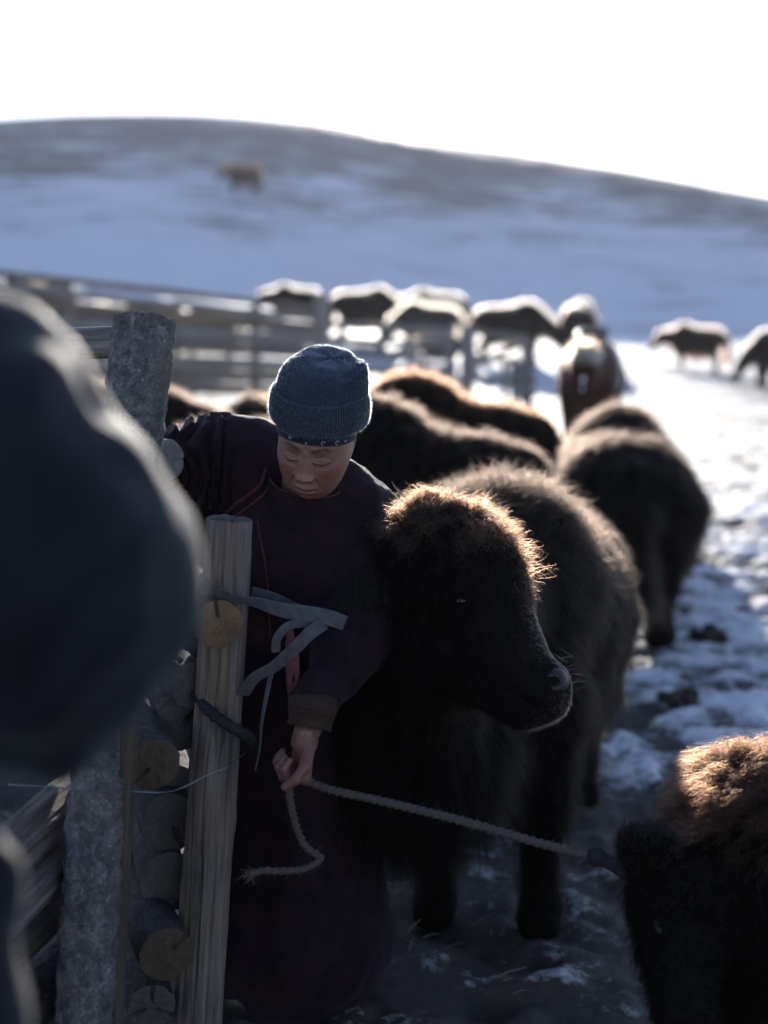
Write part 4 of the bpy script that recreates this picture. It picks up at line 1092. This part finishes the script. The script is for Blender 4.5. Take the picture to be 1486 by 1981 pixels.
    # coat ---------------------------------------------------------------
    chest = P(565, 1085, 2.99); waist = P(560, 1330, 3.07)
    ct = [cap(P(582, 968, 3.03), chest, .085, .150), cap(chest, waist, .150, .165), cap(P(500, 915, 3.05), P(665, 985, 3.02), .095, .090),
          cap(waist, P(565, 1700, 3.10), .165, .20), cap(P(565, 1700, 3.10), np.array([bx(560, 3.1), 3.1, .16]), .20, .235),
          cap(P(478, 880, 3.04), P(400, 895, 3.04), .086, .084), cap(P(400, 895, 3.04), P(318, 910, 2.98), .082, .058),
          cap(shR, P(700, 1110, 2.92), .080, .076), cap(P(700, 1110, 2.92), elR, .076, .070), cap(elR, P(606, 1370, 2.62), .068, .042)]
    def cd(X):
        fo = .009 * fbm(X * [11, 9, 3.5], 3, 9) + .004 * fbm(X * 30, 2, 14) + .016 * (np.abs(vnoise((X @ np.array([[1, 0, .5], [0, 1, 0], [-.5, 0, 1]])) * [13, 8, 3], 8)) - .3)
        # bunched sleeve rings on the raised arm
        pxs = CX + X[:, 0] / X[:, 1] * FPX
        sl = smooth(470 - pxs, 0, 60) * (X[:, 2] > 1.05)
        ring = np.sin((pxs + 30 * vnoise(X * 14, 2)) / 27 * 2 * np.pi) 
        return fo + sl * .014 * ring
    Vd, Fd = nets(ct, .0085, .022, disp=cd)
    coat = link("coat", Vd, Fd, M_DEEL, o)
    bvh = BVHTree.FromPolygons([Vector(v) for v in Vd.tolist()], [tuple(f) for f in Fd.tolist()])
    def onto(px, py, off=.004):
        q = P(px, py, 2.0); org = Vector((0, 0, CAMZ)); dr = (Vector(q) - org).normalized()
        hit = bvh.ray_cast(org, dr)
        if hit[0] is None: return None
        return np.array(hit[0] + hit[1] * off)
    def trim(name, pl, r, mat, off=.003):
        pts = []
        for (x0, y0), (x1, y1) in zip(pl[:-1], pl[1:]):
            for k in range(6): 
                h = onto(x0 + (x1 - x0) * k / 6, y0 + (y1 - y0) * k / 6, off)
                if h is not None: pts.append(h)
        h = onto(*pl[-1], off)
        if h is not None: pts.append(h)
        pts = np.array(pts)
        for _ in range(2): pts[1:-1] = (pts[:-2] + pts[1:-1] * 2 + pts[2:]) / 4
        return tubeobj(name, pts, r, mat, coat, n=8, samp=.004)
    trim("piping", [(515, 905), (505, 940), (470, 968), (436, 992)], .0038, M_TRIM)
    trim("piping", [(526, 925), (515, 955), (485, 980), (452, 1004)], .0030, M_TRIM)
    trim("piping", [(500, 1010), (512, 1080), (520, 1150), (524, 1230)], .0022, M_TRIM)
    # standing collar round the neck
    a_ = np.linspace(0, 2 * np.pi, 80); cc = P(592, 943, 2.945)
    Vq = []; prof = ((-.060, .096), (-.030, .088), (0, .080), (.022, .078), (.026, .074), (.020, .071), (-.02, .074))
    for z, r_ in prof:
        Vq.append(np.c_[np.sin(a_) * r_ * 1.02, -np.cos(a_) * r_ * .98, np.full(80, z) + .028 * -np.cos(a_) * .9 + .012 * np.sin(-a_) - .012] + cc)
    Vq = np.concatenate(Vq); I = np.arange(7 * 80).reshape(7, 80)
    link("collar", Vq, np.stack([I[:-1, :-1], I[:-1, 1:], I[1:, 1:], I[1:, :-1]], -1).reshape(-1, 4), M_DEEL, coat)
    for row, rr in ((4, .0022),):
        tubeobj("piping", Vq.reshape(7, 80, 3)[row][::2] * 1.0, rr, M_TRIM, coat, n=8, samp=.005)
    # cuff of the lowered sleeve with a brown band and the pink lining flap
    tubeobj("sleeve_cuff", [P(606, 1352, 2.625), P(604, 1375, 2.615), P(598, 1408, 2.605)], .046, cloth_mat("brown_cuff", (.025, .015, .011), (.045, .026, .018), 40, 600, .05), coat, n=32, samp=.008, rfn=lambda t: 1.0 + .05 * math.sin(t * 6) - .06 * t)
    tubeobj("cuff_piping", [P(570, 1372, 2.575), P(590, 1376, 2.565), P(615, 1378, 2.565), P(640, 1384, 2.58)], .002, M_TRIM, coat, n=6, samp=.005)
    V1, F1 = nets([cap(P(560, 1215, 2.68), P(563, 1250, 2.67), .007, .010), ell(P(566, 1290, 2.665), (.0145, .006, .050)), cap(P(563, 1320, 2.665), P(560, 1352, 2.67), .007, .003), ell(P(567, 1318, 2.65), (.004, .02, .012), sub=1)], .0035, .003)
    link("lining", V1, F1, M_LINING, coat)
    # boots
    for s in (-1, 1):
        h = pel + [s * .09, 0, 0]
        b = [cap([h[0], h[1] + .02, .30], [h[0], h[1] + .02, .07], .065, .055), cap([h[0], h[1] + .02, .06], [h[0], h[1] - .16, .05], .055, .045), ell([h[0], h[1], -.1], (.5, .5, .1), sub=1)]
        Vq, Fq = nets(b, .012, .012); link("boot", Vq, Fq, M_BOOT, o)
    return o
woman()

def helper():
    """person in a navy coat standing close to the camera at the left"""
    cx_, cy_ = -.60, 1.12
    tr = [cap([cx_, cy_, 1.42], [cx_, cy_, 1.0], .14, .14), cap([cx_ - .15, cy_, 1.42], [cx_ + .12, cy_, 1.42], .07, .07), cap([cx_, cy_, 1.45], [cx_, cy_ + .02, 1.60], .055, .05),
          ell([cx_, cy_ + .03, 1.70], (.075, .095, .115))]
    for s in (-1, 1):
        h = np.array([cx_ + s * .1, cy_, .92]); k = np.array([cx_ + s * .11, cy_ + .02, .5]); a = np.array([cx_ + s * .11, cy_ - .02, .08])
        tr += [cap(h, k, .09, .06), cap(k, a, .055, .04), cap(a, a + [0, .15, -.03], .04, .035)]
    wrp = P(-190, 1400, 1.40)
    tr += [cap(P(-200, 830, 1.15), P(70, 1170, 1.12), .05, .045), cap(P(70, 1180, 1.12), wrp, .04, .028), cap([cx_ - .17, cy_, 1.42], [cx_ - .25, cy_, 1.1], .05, .045), cap([cx_ - .25, cy_, 1.1], [cx_ - .2, cy_ + .2, .95], .04, .028)]
    Vb, Fb = nets(tr, .014, .015)
    h1 = hand_prims(wrp, (-.2, 1, -.1), (-1, 0, -.2), curl=.6); Vh, Fh = nets(h1, .004, .003)
    h2 = hand_prims(np.array([cx_ - .2, cy_ + .2, .95]), (.1, 1, -.2), (1, 0, 0), curl=.6, thumb=-1); Vg, Fg = nets(h2, .004, .003)
    o = link("person", np.r_[Vb, Vh, Vg], np.r_[Fb, Fh + len(Vb), Fg + len(Vb) + len(Vh)], M_SKIN)
    setcol(o, np.tile([.34, .2, .14], (len(Vb) + len(Vh) + len(Vg), 1)))
    tag(o, "person in a dark navy padded coat, blurred, arm bent close to the camera", "person")
    c = [cap(P(-150, 768, 1.16), P(-65, 880, 1.13), .100, .098), cap(P(-65, 880, 1.13), P(80, 1130, 1.12), .097, .110), cap(P(80, 1130, 1.12), P(55, 1240, 1.12), .110, .104),
         cap(P(45, 1215, 1.13), P(-150, 1330, 1.28), .098, .055), cap(P(-150, 768, 1.16), [cx_, cy_, 1.40], .10, .12),
         cap([cx_, cy_, 1.40], [cx_, cy_, 1.0], .17, .18), cap([cx_, cy_, 1.0], [cx_ + .03, cy_, .62], .18, .22), cap([cx_ - .17, cy_, 1.42], [cx_ - .27, cy_, 1.1], .085, .075), cap([cx_ - .27, cy_, 1.1], [cx_ - .2, cy_ + .18, .97], .07, .05),
         cap(P(-160, 1690, 1.05), P(-180, 2300, 1.08), .080, .105)]
    def cd(X): 
        return .012 * fbm(X * [9, 9, 5], 3, 19) + .014 * (np.abs(vnoise((X @ np.array([[1, 0, .7], [0, 1, 0], [-.7, 0, 1]])) * [16, 6, 4], 8)) - .35) + .004 * np.sin(X[:, 2] * 55 + 4 * vnoise(X * 7, 4)) * smooth(X[:, 0], -.42, -.2)
    Vc, Fc = nets(c, .011, .018, disp=cd)
    coat = link("coat", Vc, Fc, M_NAVY, o)
    tro = []
    for s in (-1, 1):
        tro += [cap([cx_ + s * .1, cy_, .9], [cx_ + s * .11, cy_ + .02, .5], .105, .085), cap([cx_ + s * .11, cy_ + .02, .5], [cx_ + s * .11, cy_ - .02, .13], .08, .075)]
    Vt, Ft = nets(tro, .016, .012); link("trousers", Vt, Ft, M_TROU, o)
    for s in (-1, 1):
        a = np.array([cx_ + s * .11, cy_ - .02, .07]); Vq, Fq = nets([cap(a + [0, 0, .1], a, .06, .055), cap(a, a + [0, .17, -.02], .055, .045), ell([a[0], a[1], -.1], (.5, .5, .1), sub=1)], .012, .01)
        link("boot", Vq, Fq, M_BOOT, o)
    Vq, Fq = nets([ell([cx_, cy_ + .03, 1.76], (.09, .11, .085)), cap([cx_, cy_ - .05, 1.70], [cx_, cy_ + .02, 1.73], .075, .085)], .012, .01); link("cap", Vq, Fq, M_TROU, o)
    return o
helper()

# ------------------------------------------------------------------ ropes, straps and wire
RK = dict(n=18, twist=420.0, lobes=3, la=.30, samp=.0035)
rp = tubeobj("rope", [P(586, 1508, 2.61), P(640, 1528, 2.60), P(730, 1548, 2.57), P(830, 1572, 2.54), P(930, 1598, 2.51), P(1040, 1630, 2.48), P(1140, 1655, 2.45)], .0072, M_ROPE, **RK)
tag(rp, "long twisted rope stretched from the woman's hand to the calf", "rope")
r2 = tubeobj("rope", [P(560, 1508, 2.585), P(562, 1550, 2.60), P(574, 1600, 2.62), P(592, 1638, 2.63), P(620, 1660, 2.64), P(590, 1680, 2.62), P(545, 1685, 2.60), P(510, 1684, 2.59), P(482, 1692, 2.58)], .0064, M_ROPE, **RK)
tag(r2, "frayed rope end hanging below the woman's hand and curling left", "rope")
def fibres(rope, path, n, r, seed, tuft=False):
    rng = np.random.default_rng(seed); path = np.array(path); sg = np.linalg.norm(np.diff(path, axis=0), axis=1)
    k = rng.choice(len(sg), n, p=sg / sg.sum()); t = rng.random((n, 1)); c = path[k] * (1 - t) + path[k + 1] * t
    if tuft: m = rng.random(n) < .35; c[m] = path[-1] + rng.normal(0, .004, (m.sum(), 3))
    ax = nrm(path[k + 1] - path[k]); d = rng.normal(0, 1, (n, 3)); d = nrm(d - (d * ax).sum(1)[:, None] * ax)
    L = rng.uniform(.003, .012, (n, 1)) * (1.6 if tuft else 1); e = nrm(d + ax * rng.normal(.5, .7, (n, 1)))
    PT = np.stack([c + d * r * .6, c + d * r * .9 + e * L * .5, c + d * r + e * L + rng.normal(0, .002, (n, 3))], 1)
    q = curves_obj("fibres", PT, np.tile([.00028, .0002, .0001], (n, 1)), M_FUR, rope); q.color = (.16, .12, .09, 1)
fibres(rp, [P(586, 1508, 2.61), P(640, 1528, 2.60), P(730, 1548, 2.57), P(830, 1572, 2.54), P(930, 1598, 2.51), P(1040, 1630, 2.48), P(1140, 1655, 2.45)], 260, .0072, 1)
fibres(r2, [P(560, 1508, 2.585), P(562, 1550, 2.60), P(574, 1600, 2.62), P(592, 1638, 2.63), P(620, 1660, 2.64), P(590, 1680, 2.62), P(545, 1685, 2.60), P(510, 1684, 2.59), P(482, 1692, 2.58)], 240, .0064, 2, True)
kn = link("halter", *nets([ell(P(1152, 1658, 2.445), (.016, .016, .018)), ell(P(1160, 1652, 2.44), (.010, .012, .012)), cap(P(1160, 1660, 2.44), P(1205, 1668, 2.43), .008, .010), cap(P(1205, 1668, 2.43), P(1245, 1690, 2.42), .010, .006), cap(P(1162, 1664, 2.44), P(1205, 1690, 2.43), .008, .008), cap(P(1205, 1690, 2.43), P(1245, 1712, 2.42), .008, .006), cap(P(1245, 1700, 2.42), P(1275, 1800, 2.33), .007, .007)], .0035, .003), M_ROPEB)
tag(kn, "black cord halter knotted between the rope and the calf's head", "halter")
st = tubeobj("strap", [P(392, 1128, 2.60), P(425, 1146, 2.585), P(455, 1160, 2.585), P(490, 1164, 2.60), P(545, 1180, 2.60), P(600, 1188, 2.60), P(640, 1196, 2.60), P(668, 1206, 2.60)], 0, M_STRAP, n=16, flatw=(.030, .0025), twist=lambda s: .1 + .5 * math.sin(s * 6), up=(0, 0, 1), samp=.006)
tag(st, "grey webbing strap wrapped around the short split post", "strap")
tubeobj("loop", [P(486, 1146, 2.70), P(530, 1158, 2.68), P(575, 1180, 2.64), P(612, 1196, 2.615)], 0, M_STRAP, st, n=16, flatw=(.024, .0025), up=(0, 0, 1), samp=.006)
tubeobj("loop", [P(612, 1212, 2.61), P(585, 1206, 2.60), P(556, 1212, 2.59), P(536, 1236, 2.59), P(534, 1262, 2.60)], 0, M_STRAP, st, n=16, flatw=(.017, .0025), up=(0, 0, 1), samp=.004)
tubeobj("loose_end", [P(628, 1205, 2.60), P(600, 1225, 2.585), P(570, 1255, 2.585), P(530, 1290, 2.60), P(492, 1312, 2.61), P(470, 1345, 2.64)], 0, M_STRAP, st, n=16, flatw=(.026, .0025), up=(0, 0, 1), twist=lambda s: .3 - .6 * s, samp=.006)
tubeobj("loose_end", [P(526, 1296, 2.61), P(516, 1345, 2.62), P(506, 1400, 2.62), P(502, 1450, 2.62), P(494, 1490, 2.62)], 0, M_STRAP, st, n=12, flatw=(.011, .0025), up=(1, 0, 0), twist=lambda s: .6 + s * .9, samp=.006)
bc = tubeobj("cord", [P(380, 1340, 2.66), P(398, 1368, 2.62), P(425, 1392, 2.59), P(455, 1410, 2.58), P(480, 1425, 2.60), P(496, 1446, 2.66)], .0105, M_ROPEB, n=15, twist=300, lobes=3, la=.18, samp=.004)
tag(bc, "thick black cord tied round the middle of the short split post", "cord")
wr_ = tubeobj("wire", [P(16, 1518, 2.25), P(130, 1526, 2.26), P(150, 1530, 2.28), P(250, 1531, 2.40), P(310, 1533, 2.45), P(350, 1525, 2.50), P(400, 1500, 2.54), P(440, 1484, 2.57), P(458, 1470, 2.60), P(475, 1456, 2.64)], .0013, M_WIRE, n=8, samp=.006)
tag(wr_, "thin steel wire strung between the fence posts below the sawn log", "wire")

# ------------------------------------------------------------------ dung clods on the snow
rnd = random.Random(3)
def clod(px, py, r, label):
    d = CAMZ * FPX / (py - 605); x = bx(px, d)
    pr = [ell((rnd.uniform(-.7, .7) * r, rnd.uniform(-.7, .7) * r, r * rnd.uniform(.05, .3)), (r * rnd.uniform(.18, .42), r * rnd.uniform(.18, .42), r * rnd.uniform(.15, .35))) for _ in range(12)]
    V, F = nets(pr, r * .07, r * .04, disp=lambda X: r * .10 * fbm(X / r * 6, 3, 2))
    o = link("dung_clod", V + [x, d, TZ(x, d)], F, plain("dung", (.035, .026, .018), .9)); tag(o, label, "dung", "frozen dung lumps on the snow")
clod(1388, 1243, .10, "dark dung lump on sunlit snow beyond the leg of the shaggy yak")
clod(1450, 1190, .05, "small dung lump near the picture's edge on the sunlit snow")
clod(1330, 1372, .09, "dung lump in the shadow of the shaggy yak")

# ------------------------------------------------------------------ straw trodden into the ground
def straw():
    rng = np.random.default_rng(9); n = 2600
    y = rng.uniform(3.0, 8.5, n) ** 1.0; x = rng.uniform(-1.6, 2.6, n)
    keep = rng.random(n) < np.clip(1.25 - .35 * (x + .3), .12, 1); x, y = x[keep], y[keep]; n = len(x)
    z = terrain(x, y) + rng.uniform(.012, .034, n); a = rng.uniform(0, 6.28, n); L = rng.uniform(.02, .09, n); wd = rng.uniform(.0012, .003, n)
    d = np.c_[np.cos(a), np.sin(a), rng.normal(0, .16, n)]; sd = np.c_[-np.sin(a), np.cos(a), rng.normal(0, .3, n)]
    c = np.c_[x, y, z]; up = np.array([0, 0, .0012])
    V = np.stack([c - d * L[:, None] / 2 - sd * wd[:, None], c - d * L[:, None] / 2 + sd * wd[:, None], c + up * 4 + sd * wd[:, None], c + up * 4 - sd * wd[:, None], c + d * L[:, None] / 2 + sd * wd[:, None] * .5, c + d * L[:, None] / 2 - sd * wd[:, None] * .5], 1).reshape(-1, 3)
    b = np.arange(n)[:, None] * 6
    F = np.concatenate([b + [0, 1, 2, 3], b + [3, 2, 4, 5]])
    o = link("straw", V, F, plain("dry_straw", (.22, .17, .10), .7)); o['kind'] = 'stuff'
straw()

# ------------------------------------------------------------------ haze volume, added for the sun's glow and veil
def haze():
    x0, x1, y0, y1, z0, z1 = -460, 460, -30, 430, -60, 45
    zl = min(v.co.z for v in ground.data.vertices); z0 = zl - 1
    V = [(x, y, z) for x in (x0, x1) for y in (y0, y1) for z in (z0, z1)]
    F = [(0, 1, 3, 2), (4, 6, 7, 5), (0, 4, 5, 1), (2, 3, 7, 6), (0, 2, 6, 4), (1, 5, 7, 3)]
    m, t, n, o = newmat("glow_haze"); p = n.new("ShaderNodeVolumePrincipled")
    p.inputs['Color'].default_value = (.92, .94, 1, 1); p.inputs['Density'].default_value = 0.00014; p.inputs['Anisotropy'].default_value = 0.55
    t.links.new(p.outputs[0], o.inputs['Volume'])
    me = bpy.data.meshes.new("haze"); me.from_pydata(V, [], F); me.materials.append(m)
    ob = bpy.data.objects.new("haze", me); COL.objects.link(ob); ob['kind'] = 'stuff'
haze()
